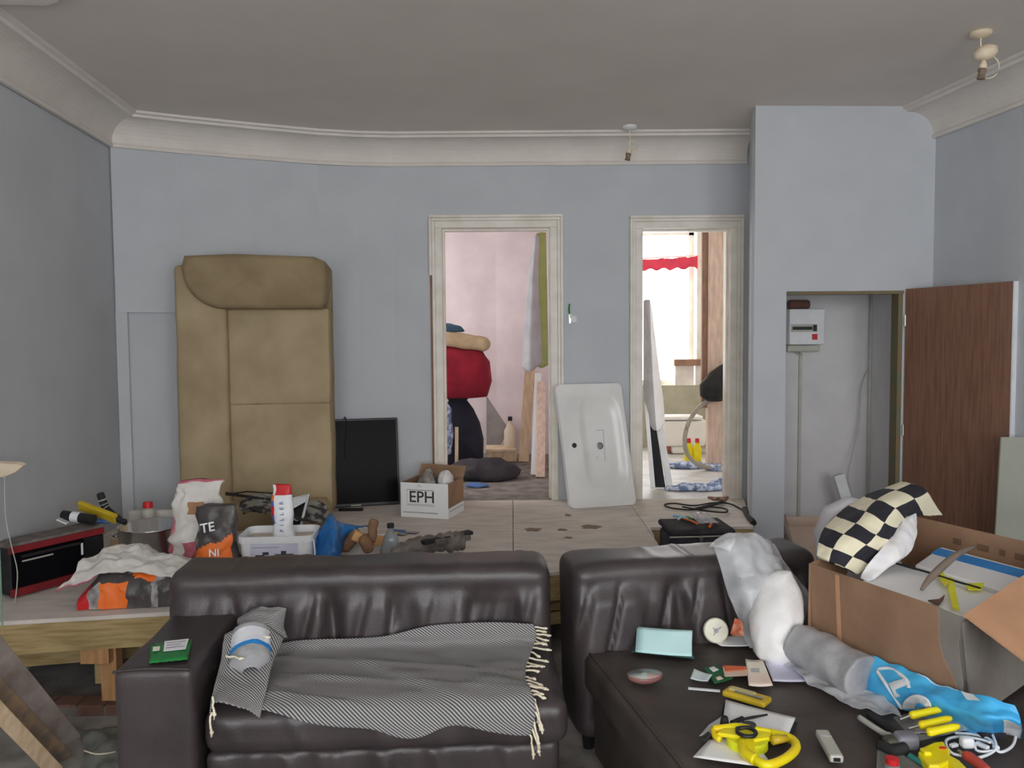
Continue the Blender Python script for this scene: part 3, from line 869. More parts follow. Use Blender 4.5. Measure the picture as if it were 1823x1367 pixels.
lt = [pz(398, 1190, 0.49), pz(392, 1200, 0.49), pz(389, 1208, 0.49), pz(388, 1218, 0.488), pz(386, 1228, 0.486), pz(384, 1238, 0.484)]
for k, p in enumerate(lt):
    tassel(p + V((0, 0, 0.012)), V((0.6, -0.5 - 0.1 * k, 0.1)), 0.05, 60 + k)
tassel(py_(402, 1178, 2.72) + V((0, 0, 0.02)), V((1, -0.3, 0.0)), 0.075, 71)
tassel(py_(377, 1268, 2.545), V((-0.06, -0.02, -1)), 0.085, 72)
tassel(py_(458, 1133, 2.86) + V((0, -0.02, 0.01)), V((1, -0.1, 0.02)), 0.06, 73)
tassel(py_(378, 1240, 2.55), V((0.05, -0.05, -1)), 0.07, 74)

# clear-wrapped roll with a white and blue band
pk = thing('wrapped_roll', tuple(lx(0.38, 0.28, 0.48)), 'clear plastic wrapped roll with white label and blue band by the armrest', 'packet')
ca, cb = py_(447, 1118, 2.93), py_(446, 1206, 2.72)
ca.z = max(ca.z, 0.56); cb.z = max(cb.z, 0.535)
dr = (cb - ca).normalized(); M_ = dr.to_track_quat('Z', 'Y').to_matrix()
Ln = (cb - ca).length
def ring(f, r): return [M_ @ V((r * math.cos(2 * PI * j / 26) * 1.0, r * 0.86 * math.sin(2 * PI * j / 26), f * Ln)) + ca for j in range(26)]
mb = MB()
rw = []
for i in range(20):
    f = i / 19
    r = 0.068 * min(1, (0.25 + 4.5 * min(f, 1 - f)) ** 0.7)
    R_ = ring(f, r)
    c_ = ca + dr * f * Ln
    R_ = [c_ + (p - c_) * (1 + 0.10 * ns(p, 26, 3) + 0.06 * ns(p, 60, 5) * (f > .6 or f < .2)) for p in R_]
    rw.append(R_ + [R_[0]])
mb.grid(rw, mi=lambda a, b: 1 if 0.22 < a < 0.56 else (2 if 0.56 <= a < 0.68 else 0))
mb.build('wrap', [PLAST_G, mat('white_label_print', (196, 198, 212), 0.6, (186, 188, 204), 30), BLUE], pk, smooth=True)
# seed packet on the armrest
sp = thing('seed_packet', tuple(pz(304, 1160, 0.615)), 'shiny green packet with a white label lying on the sofa armrest', 'packet')
c = [pz(268, 1146, .622), pz(343, 1138, .622), pz(334, 1174, .62), pz(266, 1181, .62)]
rw = [[c[0].lerp(c[1], a / 10).lerp(c[3].lerp(c[2], a / 10), b / 6) + V((0, 0, 0.006 * math.sin(PI * a / 10) * math.sin(PI * b / 6) + 0.002 * ((a + b) % 2))) for b in range(7)] for a in range(11)]
MB().grid(rw).build('foil', GREEN, sp, smooth=True, solid=0.002)
def on(c, u, v, dz=0.0095): return c[0].lerp(c[1], u).lerp(c[3].lerp(c[2], u), v) + V((0, 0, dz))
MB().slab([on(c, .34, .10), on(c, .92, .10), on(c, .90, .62), on(c, .34, .62)][::-1], 0.001).build('white_label', PAPER, sp)
for k in range(3):
    MB().slab([on(c, .40, .20 + .13 * k, .011), on(c, .86 - .1 * (k == 1), .20 + .13 * k, .011), on(c, .86 - .1 * (k == 1), .25 + .13 * k, .011), on(c, .40, .25 + .13 * k, .011)][::-1], 0.0006).build('print_line', PRINTL, sp)
MB().slab([on(c, .07, .34), on(c, .24, .34), on(c, .24, .55), on(c, .07, .55)][::-1], 0.001).build('picture_patch', PEACH, sp)

# ------------------------------------------------------------------ big things standing on the deck
# upended beige sofa
us = thing('upended_sofa', (-1.62, 5.35, D), 'worn beige sofa stood on its end against the back wall', 'sofa')
XB = frame((-2.13, 5.34, D), math.radians(9)) @ Matrix.Diagonal((0.93, 1, 0.975, 1))
def bd(p, n): return V((0, 0, 0)) + n * (0.006 * ns(p, 4, 1) + 0.002 * ns(p, 14, 2))
# local: x across the wall, y away from viewer, z up. frame behind, two seat cushions, backrest at left, arms top and bottom
MB(XB).cushion((0.52, 0.20, 0.88), (1.0, 0.20, 1.70), 0.03, (10, 4, 20), bd).build('sofa_frame', BEIGED, us, smooth=True)
MB(XB).cushion((0.660, 0.035, 0.44), (0.70, 0.20, 0.725), 0.018, (18, 4, 20), bd).build('seat_cushion', BEIGE, us, smooth=True)
MB(XB).cushion((0.660, 0.03, 1.115), (0.70, 0.20, 0.64), 0.018, (18, 4, 20), bd).build('seat_cushion', BEIGE, us, smooth=True)
MB(XB).cushion((0.165, 0.02, 0.86), (0.335, 0.32, 1.70), 0.035, (8, 6, 40), bd).build('backrest', BEIGE, us, smooth=True)
def armpad(z0, z1, flip, dy):
    mb = MB(XB)
    out = []
    hh = z1 - z0
    # outline seen from the front: rounded lower left where the arm rolls over the backrest
    for i in range(15):
        a = PI + PI / 2 * i / 14
        out.append((0.06 + 0.27 + 0.27 * math.cos(a), z0 + hh * 0.80 + hh * 0.80 * math.sin(a)))
    out += [(0.97, z0 + 0.0), (1.0, z0 + 0.05), (1.015, z0 + hh * 0.5), (1.0, z1 - 0.03), (0.93, z1), (0.4, z1 + 0.015), (0.08, z1)]
    if flip: out = [(x, z0 + z1 - z) for x, z in out][::-1]
    n = len(out)
    cx, cz = 0.53, (z0 + z1) / 2
    lay = [(0.2, 1.0), (-0.13 + dy, 1.0), (-0.18 + dy, 0.985), (-0.21 + dy, 0.94), (-0.222 + dy, 0.80), (-0.228 + dy, 0.4)]
    vs, fs = [], []
    for yy, s in lay:
        for x, z in out:
            vs.append((cx + (x - cx) * (1 - (1 - s) * 0.45), yy, cz + (z - cz) * s))
    for i in range(len(lay) - 1):
        for j in range(n):
            fs.append((i * n + j, i * n + (j + 1) % n, (i + 1) * n + (j + 1) % n, (i + 1) * n + j))
    fs += [tuple(range(n)), tuple(range((len(lay) - 1) * n, len(lay) * n))[::-1]]
    mb.add(vs, fs)
    return mb
armpad(1.425, 1.765, False, 0.0).build('armrest', BEIGED, us, smooth=True)
armpad(0.0, 0.16, True, -0.04).build('armrest', BEIGE, us, smooth=True)

# television leaning on the wall
tv = thing('television', (-1.1, 6.0, D), 'black flat television leaning against the back wall beside the beige sofa', 'television')
bl_, br_ = V((-1.62, 5.66, D + 0.003)), V((-0.832, 6.02 - 0.06, D + 0.003))
br_ = V((py_(712, 890, 5.925).x, 5.925, D + 0.003)); bl_ = V((-1.52, br_.y - 0.18, D + 0.003))
ax = (br_ - bl_); wtv = ax.length; ax.normalize()
upv = V((0, 0.085, 0.62)).normalized()
XT = basis(bl_, ax, upv)
MB(XT).bx(0, wtv, 0, 0.625, -0.035, 0.0).build('case', BLACKP, tv, bevel=0.006)
MB(XT).bx(0.012, wtv - 0.012, 0.022, 0.613, 0.0, 0.002).build('screen', SCREEN, tv)
MB(XT).tube(curve([(wtv - 0.38, 0.63, -0.02), (wtv - 0.37, 0.635, 0.005), (wtv - 0.365, 0.55, 0.012), (wtv - 0.38, 0.42, 0.01), (wtv - 0.375, 0.33, 0.012)], 18), 0.004, 5).build('cable', BLACKM, tv, smooth=True)
MB(XT).bx(wtv * 0.52, wtv * 0.62, 0.005, 0.012, 0.0, 0.0025).build('trim_mark', GREYP, tv)
tag(MB().bx(-1.215, -1.045, 5.70, 5.735, D, D + 0.018).build('remote_control', BLACKP, bevel=0.004), 'black remote control lying on the deck below the television', 'remote')

# carton with letters
cb_ = thing('carton', (-0.55, 5.55, D), 'white and brown open carton marked EPH full of debris', 'box')
p0, p1 = pz(714, 920, D), pz(798, 925, D); xa = (p1 - p0).normalized(); ya = V((-xa.y, xa.x, 0))
wb = (p1 - p0).length; db = 0.30; hb = 0.235
XC = basis(p0, xa, ya)
t_ = 0.004
MB(XC).bx(0, wb, 0, t_, 0.002, hb).build('front_panel', PAPER, cb_)
MB(XC).bx(0, wb, db - t_, db, 0.002, hb).build('back_panel', CARD, cb_)
MB(XC).bx(0, t_, t_, db - t_, 0.002, hb).build('side_panel', CARD, cb_)
sp_ = MB(XC).bx(wb - t_, wb, t_, db - t_, 0.002, hb).build('side_panel', CARD, cb_)
MB(XC).bx(wb, wb + 0.001, 0, db, 0.002, 0.07).build('white_band', PAPER, cb_)
MB(XC).bx(wb + 0.001, wb + 0.0018, 0.03, db - 0.02, 0.044, 0.05).build('printed_rule', PRINTL, cb_)
MB(XC).bx(t_, wb - t_, t_, db - t_, 0.0, 0.004).build('bottom_panel', CARD, cb_)
MB(XC).hexa([(0, db, hb - .003), (wb, db, hb - .003), (wb, db + .004, hb - .003), (0, db + .004, hb - .003), (0, db + .07, hb + .07), (wb, db + .05, hb + .07), (wb, db + .055, hb + .07), (0, db + .075, hb + .07)]).build('flap', CARD, cb_)
MT = XC @ Matrix(((1, 0, 0, wb * 0.45), (0, 0, -1, -0.0006), (0, 1, 0, 0.138), (0, 0, 0, 1)))
text('EPH', 0.108, MT, 'lettering', PRINT, cb_, 0.0012)
for (x0, x1, z0, z1) in ((0.045, 0.24, 0.186, 0.189), (0.045, 0.24, 0.080, 0.082), (0.05, 0.235, 0.087, 0.092), (0.045, 0.047, 0.080, 0.189), (0.238, 0.24, 0.080, 0.189)):
    MB(XC).bx(x0, x1, -0.0009, 0, z0, z1).build('printed_rule', PRINT if z0 > .17 else PRINTL, cb_)
MB(XC).bx(0.018, 0.265, -0.0009, 0, 0.032, 0.040).build('printed_rule', PRINTL, cb_)
for sgn in (-1, 1):
    MB(XC).hexa([(0.132 + sgn * .02, -.0009, .206), (0.137 + sgn * .02, -.0009, .206), (0.137 + sgn * .02, 0, .206), (0.132 + sgn * .02, 0, .206), (0.132 - sgn * .012, -.0009, .222), (0.137 - sgn * .012, -.0009, .222), (0.137 - sgn * .012, 0, .222), (0.132 - sgn * .012, 0, .222)]).build('printed_mark', PRINTL, cb_)
def lump(name, c, rx, ry, h, m, label, cat, amp=0.02, sc_=9, seed=0, n=22, parent=None, pw=2.0, top=0.25, smooth=True):
    c = V(c)
    R_ = [(c, rx * .85, ry * .85), (c + V((0, 0, h * .12)), rx, ry), (c + V((0, 0, h * .38)), rx * .98, ry * .98), (c + V((0, 0, h * .62)), rx * .86, ry * .86), (c + V((0, 0, h * .82)), rx * .62, ry * .62), (c + V((0, 0, h * .94)), rx * .36, ry * .36), (c + V((0, 0, h)), rx * top * .4, ry * top * .4)]
    o = MB().blob(R_, n, amp, sc_, seed, pw).build(name, m, parent, smooth=smooth)
    if parent is None: tag(o, label, cat)
    return o
cc = XC @ V((wb * 0.40, db * 0.52, 0.012))
lump('rubble_bag', cc, 0.088, 0.092, 0.29, mat('grey_rubble_bag', (84, 80, 78), 0.9, (150, 144, 138), 16), 'grey dusty rubbish filling the EPH carton', 'rubbish', 0.032, 15, 2, 36)
cc = XC @ V((wb * 0.77, db * 0.55, 0.19))
lump('crumpled_wrapper', cc, 0.055, 0.09, 0.11, PLAST_W, 'crumpled white plastic wrapper on top of the EPH carton', 'wrapper', 0.025, 22, 5)

# ceramic basin on its end
bs = thing('washbasin', (0.64, 5.82, D), 'white ceramic vanity basin stood on end between the two doorways', 'basin')
b0, b1 = pz(1016, 906, D + 0.002), pz(1133, 898, D + 0.002)
xw = (b1 - b0); wd = xw.length; xw.normalize()
tl = py_(998, 690, 6.0)
XV = basis(b0, xw, V((-0.04, 0.16, 0.87)))
hgt = 0.875
out = []
rr = 0.035
for (cx_, cz_, a0) in ((rr, rr, PI), (wd - rr, rr, 1.5 * PI), (wd - rr, hgt - rr, 0), (rr, hgt - rr, PI / 2)):
    for k in range(6):
        a = a0 + PI / 2 * k / 5
        out.append((cx_ + rr * math.cos(a), cz_ + rr * math.sin(a)))
def shear(p): return (p[0] - 0.055 * p[1], p[1])
out = [shear(p) for p in out]
# slab with a hollow bowl
def bowl_depth(x, z):
    u = (x + 0.055 * z - 0.305) / 0.165; v = (z - 0.45) / 0.34
    r = (abs(u) ** 4 + abs(v) ** 5)
    return 0.0 if r >= 1 else -0.03 * min(1.0, (1 - r) * 1.2) ** 1.3
mb = MB(XV)
NX, NZ = 40, 60
rws = []
for i in range(NX + 1):
    r = []
    for j in range(NZ + 1):
        u, v = i / NX, j / NZ
        x, z = u * wd, v * hgt
        # pull the corners round
        for (cx_, cz_, sx, sz) in ((rr, rr, -1, -1), (wd - rr, rr, 1, -1), (wd - rr, hgt - rr, 1, 1), (rr, hgt - rr, -1, 1)):
            ddx, ddz = (x - cx_) * sx, (z - cz_) * sz
            if ddx > 0 and ddz > 0:
                m_ = max(ddx, ddz); L_ = math.hypot(ddx, ddz)
                x, z = cx_ + sx * ddx * m_ / L_, cz_ + sz * ddz * m_ / L_
        x -= 0.055 * z
        r.append((x, z, bowl_depth(x, z)))
    rws.append(r)
mb.grid(rws)
mb.build('basin_top', WHITEC, bs, smooth=True, recalc=False)
mb = MB(XV)
n = len(out)
vs = [(x, z, 0.0) for x, z in out] + [(x, z, -0.045) for x, z in out]
mb.add(vs, [(i, (i + 1) % n, n + (i + 1) % n, n + i) for i in range(n)]).build('basin_rim', WHITEC, bs, smooth=False)
mb = MB(XV)
rws = [[((0.305 + 0.165 * s * math.cos(a)) - 0.055 * (0.45 + .345 * s * math.sin(a)), 0.45 + 0.345 * s * math.sin(a), zz) for a in [2 * PI * k / 24 for k in range(25)]] for s, zz in ((1.0, -0.02), (0.97, -0.04), (0.8, -0.055), (0.3, -0.058), (0.01, -0.058))]
mb.grid(rws).build('bowl_underside', WHITEC, bs, smooth=True)
MB(XV).lathe([(0.0, 0.0), (0.016, 0.0), (0.018, 0.002), (0.016, 0.0035), (0.012, -0.004), (0, -0.005)], (0.078 - .02, 0.44, 0.001), 16).build('tap_hole', mat('dark_hole', (50, 50, 50), 0.8), bs)
MB(XV).lathe([(0.0, 0.0), (0.024, 0.0), (0.026, 0.003), (0.02, 0.004), (0.014, -0.004), (0, -0.005)], (0.262, 0.43, -0.0285), 18).build('waste_hole', DULLSTEEL, bs)
for (x0, x1, z0, z1) in ((0.245, 0.298, 0.54, 0.544), (0.294, 0.298, 0.32, 0.544), (0.235, 0.238, .33, .36)):
    MB(XV).bx(x0, x1, z0, z1, -0.0305, -0.0285).build('waste_cover_groove', PRINTL, bs)

# wall box with loose wire
wb_ = thing('switch_back_box', (0.435, BY, 1.63), 'small round white wall fitting with a green wire between doorways', 'switch')
q = py_(1021, 568, BY)
MB().lathe([(0, 0), (0.03, 0), (0.03, 0.012), (0.022, 0.018), (0, 0.018)], q, 16, Matrix.Rotation(PI / 2, 3, 'X')).build('white_cap', WHITEP, wb_, smooth=True)
MB().bx(q.x - 0.035, q.x - 0.02, BY - 0.02, BY - 0.001, q.z - 0.03, q.z + 0.035).build('back_box', DULLSTEEL, wb_)
MB().tube(curve([py_(1016, 566, BY - .015), py_(1013, 552, BY - .015), py_(1014, 541, BY - .01)], 8), 0.006, 6).build('wire', GREEN, wb_)
# ------------------------------------------------------------------ clutter on the left of the deck
# toaster oven
ov = thing('toaster_oven', (-2.4, 4.05, D), 'black toaster oven with dark red trim against the left wall', 'oven')
XO = basis(V((-2.10, 4.20, D)), V((0.50, 0.88, 0)), V((-0.88, 0.50, 0)))
Lo, Do, Ho = 0.47, 0.15, 0.255
MB(XO).bx(-Lo, 0, 0.012, Do, 0.012, Ho - 0.02).build('body', BLACKM, ov, bevel=0.006)
MB(XO).bx(-Lo - .003, 0.003, 0.008, Do, Ho - 0.02, Ho).build('top_panel', mat('dusty_grey_enamel', (104, 98, 94), 0.9, (80, 74, 70), 14), ov, bevel=0.004)
MB(XO).bx(-Lo, 0.002, -0.004, 0.014, Ho - 0.042, Ho - 0.012).build('red_trim', DKRED, ov)
MB(XO).bx(-Lo, 0.002, -0.006, 0.014, 0.008, 0.045).build('red_trim', DKRED, ov)
MB(XO).bx(-Lo + 0.01, -0.115, -0.004, 0.012, 0.05, Ho - 0.046).build('glass_door', SCREEN, ov)
MB(XO).bx(-0.108, -0.004, -0.002, 0.012, 0.05, Ho - 0.046).build('control_panel', BLACKP, ov)
MB(XO).tube([(-Lo + 0.04, -0.02, Ho - 0.06), (-0.14, -0.02, Ho - 0.06)], 0.007, 8).build('door_handle', BLACKP, ov)
MB(XO).bx(-Lo + 0.05, -Lo + 0.2, -0.0055, -0.003, Ho - 0.09, Ho - 0.083).build('silver_mark', GREYP, ov)
MB(XO).bx(-0.128, -0.117, -0.006, -0.003, 0.13, 0.19).build('silver_mark', WHITEP, ov)
for x in (-Lo + .04, -.04):
    for y in (.04, Do - .04): MB(XO).lathe([(0, 0), (.012, 0), (.012, .013), (0, .013)], (x, y, 0), 10).build('foot', BLACKP, ov)
OT = D + Ho
# tools lying on the oven
def ontop(px, py, z): return pz(px, py, z)
t = thing('trowel', tuple(ontop(175, 915, OT)), 'yellow plastic trowel handle resting on the toaster oven', 'tool')
q0, q1 = py_(141, 899, 4.33), py_(208, 924, 4.28)
MB().beam(q0, q1, 0.028, 0.055, (0.1, -0.5, 1)).build('yellow_body', YELD, t, bevel=0.008)
MB().beam(q1, q1 + (q1 - q0) * 0.25, 0.022, 0.03, (0.1, -0.5, 1)).build('dark_end', BLACKM, t, bevel=0.006)
t = thing('hand_tool', tuple(ontop(190, 915, OT)), 'black ribbed handle sticking up behind the yellow trowel', 'tool')
pts = curve([py_(178, 877, 4.40), py_(184, 895, 4.40), py_(192, 908, 4.40), py_(214, 924, 4.40)], 14)
MB().tube(pts, [0.016, 0.019, 0.02, 0.018, 0.02, 0.018, 0.02, 0.018, 0.019, 0.017, 0.017, 0.015, 0.014, 0.012], 8).build('grip', BLACKM, t, smooth=True)
for k in (3, 5, 7): MB().tube([pts[k], pts[k] + (pts[k + 1] - pts[k]) * .4], 0.0215, 8).build('grip_rib', GREYP, t)
t = thing('sealant_tube', tuple(ontop(140, 930, OT)), 'black tube with a white label lying on the toaster oven', 'tube')
q0, q1 = py_(112, 917, 4.22), py_(168, 925, 4.20)
d_ = (q1 - q0)
MB().tube([q0, q0 + d_ * .3], 0.026, 12).build('black_cap', BLACKP, t, smooth=False)
MB().tube([q0 + d_ * .3, q0 + d_ * .55], 0.027, 12).build('white_label', WHITEP, t)
MB().tube([q0 + d_ * .55, q1], 0.026, 12).build('tube_body', BLACKP, t)
tag(MB().tube(curve([py_(165, 929, 4.3), py_(182, 927, 4.32), py_(196, 929, 4.3)], 8), [0.004, 0.012, 0.015, 0.015, 0.015, 0.014, 0.01, 0.004], 8).build('blue_stopper', BLUEC, smooth=True), 'small blue object beside the steel pan on the oven', 'tool')
tag(MB().slab([py_(100, 926, 4.12), py_(118, 934, 4.12), py_(124, 931, 4.2), py_(106, 922, 4.2)], 0.006).build('plastic_strip', WHITEP), 'small white strip at the left end of the oven top', 'strip')
# steel pan
pc = V((-1.93, 4.38, D))
pn = thing('steel_pan', tuple(pc), 'shiny stainless steel pan on the deck behind the cement sack', 'pan')
MB().lathe([(0.0, 0.0), (0.155, 0.0), (0.165, 0.01), (0.168, 0.205), (0.178, 0.21), (0.178, 0.216), (0.163, 0.212), (0.160, 0.02), (0.0, 0.015)], pc, 40).build('bowl', STEEL, pn, smooth=True)
for s in (-1, 1):
    a = pc + V((s * 0.168, 0, 0.16))
    MB().tube(curve([a + V((0, -0.04, 0)), a + V((s * 0.03, -0.035, 0.005)), a + V((s * 0.035, 0.03, 0.005)), a + V((0, 0.04, 0))], 12), 0.006, 6).build('handle', STEEL, pn, smooth=True)
MB().lathe([(0.0, 0.0), (0.140, 0.0), (0.1595, 0.0), (0.0, 0.001)], pc + V((0, 0, 0.06)), 30).build('contents', mat('tan_residue', (176, 140, 98), 0.8), pn)
t = thing('jar', (-2.10, 4.72, D + .07), 'red capped jar just behind the steel pan', 'jar')
MB().lathe([(0, 0), (.036, 0), (.038, .01), (.038, .15), (.026, .165), (0, .166)], (-2.10, 4.72, D + .07), 16).build('jar_body', GREYP, t, smooth=True)
MB().lathe([(0, .167), (.028, .167), (.026, .20), (0, .202)], (-2.10, 4.72, D + .07), 14).build('cap', RED, t)
tag(MB().bx(-2.3, -1.80, 4.66, 4.80, D, D + 0.07).build('timber_offcut', PALEWOOD, bevel=.004), 'pale timber offcut lying behind the steel pan', 'timber')
tag(MB().bx(-2.25, -1.85, 4.80, 4.84, D, D + 0.20).build('plaster_board', SACKW), 'pale board edge standing behind the steel pan and jar', 'board')
# sacks
sk = thing('cement_sack', tuple(pz(225, 1060, D)), 'orange and black printed plastic cement sack lying at the deck edge', 'sack')
P0, P1 = pz(140, 1088, D), pz(318, 1080, D)
xa = (P1 - P0); ws = xa.length; xa.normalize()
XS = basis(P0, xa, V((-xa.y, xa.x, 0)))
rws, uv = [], []
NXs, NYs = 56, 44
for i in range(NXs + 1):
    u = i / NXs
    r = []
    for j in range(NYs + 1):
        v = j / NYs
        # closed profile: front face up, over the top, down the back
        hh = 0.158 * (0.35 + 0.65 * min(1, 5 * u)) * min(1, 0.5 + 4 * (1 - u))
        a = PI * v
        x = (u - 0.02) * ws * 1.05
        y = 0.15 - 0.15 * math.copysign(abs(math.cos(a)) ** 0.7, math.cos(a))
        z = 0.004 + hh * abs(math.sin(a)) ** 0.6
        p = V((x, y, z))
        q = 0.011 * ns(p, 22, 4) + 0.005 * ns(p, 50, 7)
        r.append((x + q, y + 0.03 * u * 0 + q, max(0.003, z + q * (1 if v > 0.02 else 0))))
    rws.append(r)
def sackm(u, v):
    if u < 0.10: return 2
    if u > 0.93 and v > .18: return 2
    if v < 0.20: return 1 if 0.20 < u < 0.47 else (3 if u < 0.2 or 0.70 < u < .76 else 0)
    if v < 0.46: return 1 if 0.50 < u < 0.74 else (3 if .74 < u < .82 else 0)
    return 4
MB(XS).grid(rws, mi=sackm).build('sack', [SACKK, ORANGE, RED, mat('pale_print_plastic', (150, 146, 146), 0.5, (96, 92, 92), 20), SACKW], sk, smooth=True)
ws_ = thing('paper_sack', tuple(pz(220, 1000, D + .1)), 'crumpled white paper sack folded over the cement sack', 'sack')
top = [[XS @ V(p) for p in r] for r in (
    [(-0.09, -0.01, 0.095), (-0.03, 0.04, 0.15), (-0.02, 0.12, 0.19), (0.06, 0.25, 0.20), (0.10, 0.36, 0.10)],
    [(0.01, 0.0, 0.125), (0.06, 0.05, 0.175), (0.08, 0.13, 0.225), (0.10, 0.25, 0.23), (0.14, 0.38, 0.12)],
    [(0.13, 0.03, 0.17), (0.15, 0.07, 0.185), (0.17, 0.14, 0.205), (0.20, 0.26, 0.225), (0.22, 0.38, 0.12)],
    [(0.28, 0.03, 0.155), (0.29, 0.07, 0.175), (0.31, 0.14, 0.19), (0.30, 0.26, 0.18), (0.30, 0.36, 0.10)],
    [(0.42, 0.01, 0.125), (0.43, 0.05, 0.155), (0.43, 0.13, 0.175), (0.42, 0.25, 0.15), (0.42, 0.35, 0.08)],
    [(0.47, -0.02, 0.07), (0.48, 0.04, 0.12), (0.49, 0.12, 0.14), (0.50, 0.22, 0.13), (0.49, 0.33, 0.06)])]
a, b = surf(top, 60, 50, 0.024, 15, 3, nrm=(0, -0.3, 1))
MB().grid(a, mi=lambda u, v: 1 if v < 0.025 and u < .3 else 0).build('paper', [SACKW, REDPRINT], ws_, smooth=True, solid=0.004)
def standing_sack(name, c, w_, d_, h_, mats, mi, label, seed, top=0.15, lean=(0, 0), amp=0.02, cat='sack'):
    c = V(c)
    R_ = []
    for i in range(48):
        t_ = i / 47
        k = 1.0 + 0.06 * math.sin(t_ * 9 + seed)
        fl = 1 - (1 - top) * max(0, (t_ - 0.35) / 0.65) ** 1.1       # flattens into a closed top edge
        R_.append((c + V((lean[0] * t_, lean[1] * t_, h_ * t_)), w_ / 2 * k * (1 - 0.12 * max(0, t_ - .5)), d_ / 2 * fl * k))
    o = MB().blob(R_, 56, amp, 13, seed, 2.6, mi).build(name, mats, smooth=True)
    return tag(o, label, cat)
def m_red(t_, a):
    if t_ > 0.975: return 1
    x = math.cos(a * 2 * PI)
    if 0.08 < t_ < 0.36 and -0.3 < x < 0.75 and math.sin(2 * PI * a) < 0: return 1
    if t_ < 0.62 and abs(x) > 0.8: return 1
    if 0.66 < t_ < 0.77 and -0.25 < x < 0.2 and math.sin(2 * PI * a) < 0: return 2
    return 0
standing_sack('plaster_sack', (-1.64, 4.22, D), 0.26, 0.16, 0.475, [SACKW, REDPRINT, mat('brown_print', (150, 112, 84), 0.8)], m_red, 'tall white paper sack with faded red print standing behind the sofa', 2, 0.12, (0.02, 0.04), 0.034)
def m_blk(t_, a):
    s = math.sin(2 * PI * a)
    x = math.cos(2 * PI * a)
    return 1 if s < -0.05 and t_ < 0.53 + 0.12 * x and -.9 < x < .86 else 0
kb = standing_sack('adhesive_sack', (-1.47, 4.06, D), 0.205, 0.14, 0.375, [SACKK, ORANGE], m_blk, 'dark grey and orange printed sack beside the white bucket', 5, 0.3, (-0.01, 0.03), 0.02)
text('TE', 0.062, basis((-1.487, 3.985, D + 0.285), (0.97, 0.12, 0.16), (-0.12, 0.25, 1)), 'white_lettering', WHITEP, kb, 0.001)
text('NI', 0.05, basis((-1.455, 3.974, D + 0.163), (1, 0.12, 0.0), (0, 0.06, 1)), 'white_lettering', WHITEP, kb, 0.001)
# white tub with a filler bag in it
tb = thing('white_tub', (-1.17, 4.15, D), 'white rectangular plastic tub with a label behind the sofa', 'tub')
XW = frame((-1.36, 4.04, D), math.radians(4))
def tubring(z, g, rr=0.04): 
    o = []
    for (cx_, cy_, a0) in ((rr, rr, PI), (0.36 - rr, rr, 1.5 * PI), (0.36 - rr, 0.25 - rr, 0), (rr, 0.25 - rr, PI / 2)):
        for k in range(5):
            a = a0 + PI / 2 * k / 4
            o.append((0.18 + (cx_ + rr * math.cos(a) - 0.18) * g, 0.125 + (cy_ + rr * math.sin(a) - 0.125) * g, z))
    return o + [o[0]]
MB(XW).grid([tubring(0.002, .3), tubring(0.0, 0.90), tubring(0.19, 0.985), tubring(0.19, 1.03), tubring(0.222, 1.04), tubring(0.224, 1.0), tubring(0.012, 0.89), tubring(0.012, 0.3)]).build('tub_wall', WHITEP, tb, smooth=False)
MB(XW).bx(0.06, 0.29, -0.006, 0.012, 0.085, 0.186).build('label_panel', mat('pale_label', (178, 180, 196), 0.6), tb)
for (x0, x1, z0, z1) in ((0.085, 0.13, .122, .134), (0.12, 0.15, .134, .148), (.18, .27, .125, .137), (.21, .235, .137, .152), (.07, .20, .168, .174)):
    MB(XW).bx(x0, x1, -0.0075, -0.005, z0, z1).build('printed_mark', PRINT if z0 < .14 else PRINTL, tb)
MB(XW).tube(curve([(0.365, .02, .2), (.375, .0, .14), (.37, -.01, .08), (.355, -.005, .03)], 10), 0.004, 5).build('bail_handle', WHITEP, tb, smooth=True)
MB(XW).bx(.02, .34, .02, .23, .013, .19).build('filler_powder', mat('grey_filler_powder', (168, 160, 148), .95), tb)
def m_fill(t_, a):
    x, s = math.cos(2 * PI * a), math.sin(2 * PI * a)
    if t_ > 0.80 and s < 0.2 and x > -0.5: return 1
    if x < -0.55 and s < 0.3: return 2 if 0.30 < t_ < 0.45 or .6 < t_ < .7 else (1 if .45 < t_ < .6 else 3 if .7 < t_ < .8 else 0)
    return 0
fb = standing_sack('filler_bag', (-1.165, 4.17, D + 0.19), 0.105, 0.085, 0.27, [WHITEP, RED, mat('blue_print', (70, 96, 160), .5), ORANGE], m_fill, 'slim white filler bag with red top standing in the white tub', 9, 0.25, (-0.015, 0.02), 0.010, 'bag')
for k in range(6):
    q = V((-1.158, 4.126, D + 0.235 + 0.028 * k))
    text('FILLER'[k], 0.026, basis(q + V((-.006, 0, 0)), (0, 0.1, 1), (-1, 0, 0)), 'printed_letter', mat('slate_print', (92, 110, 140), .6), fb, 0.0006)
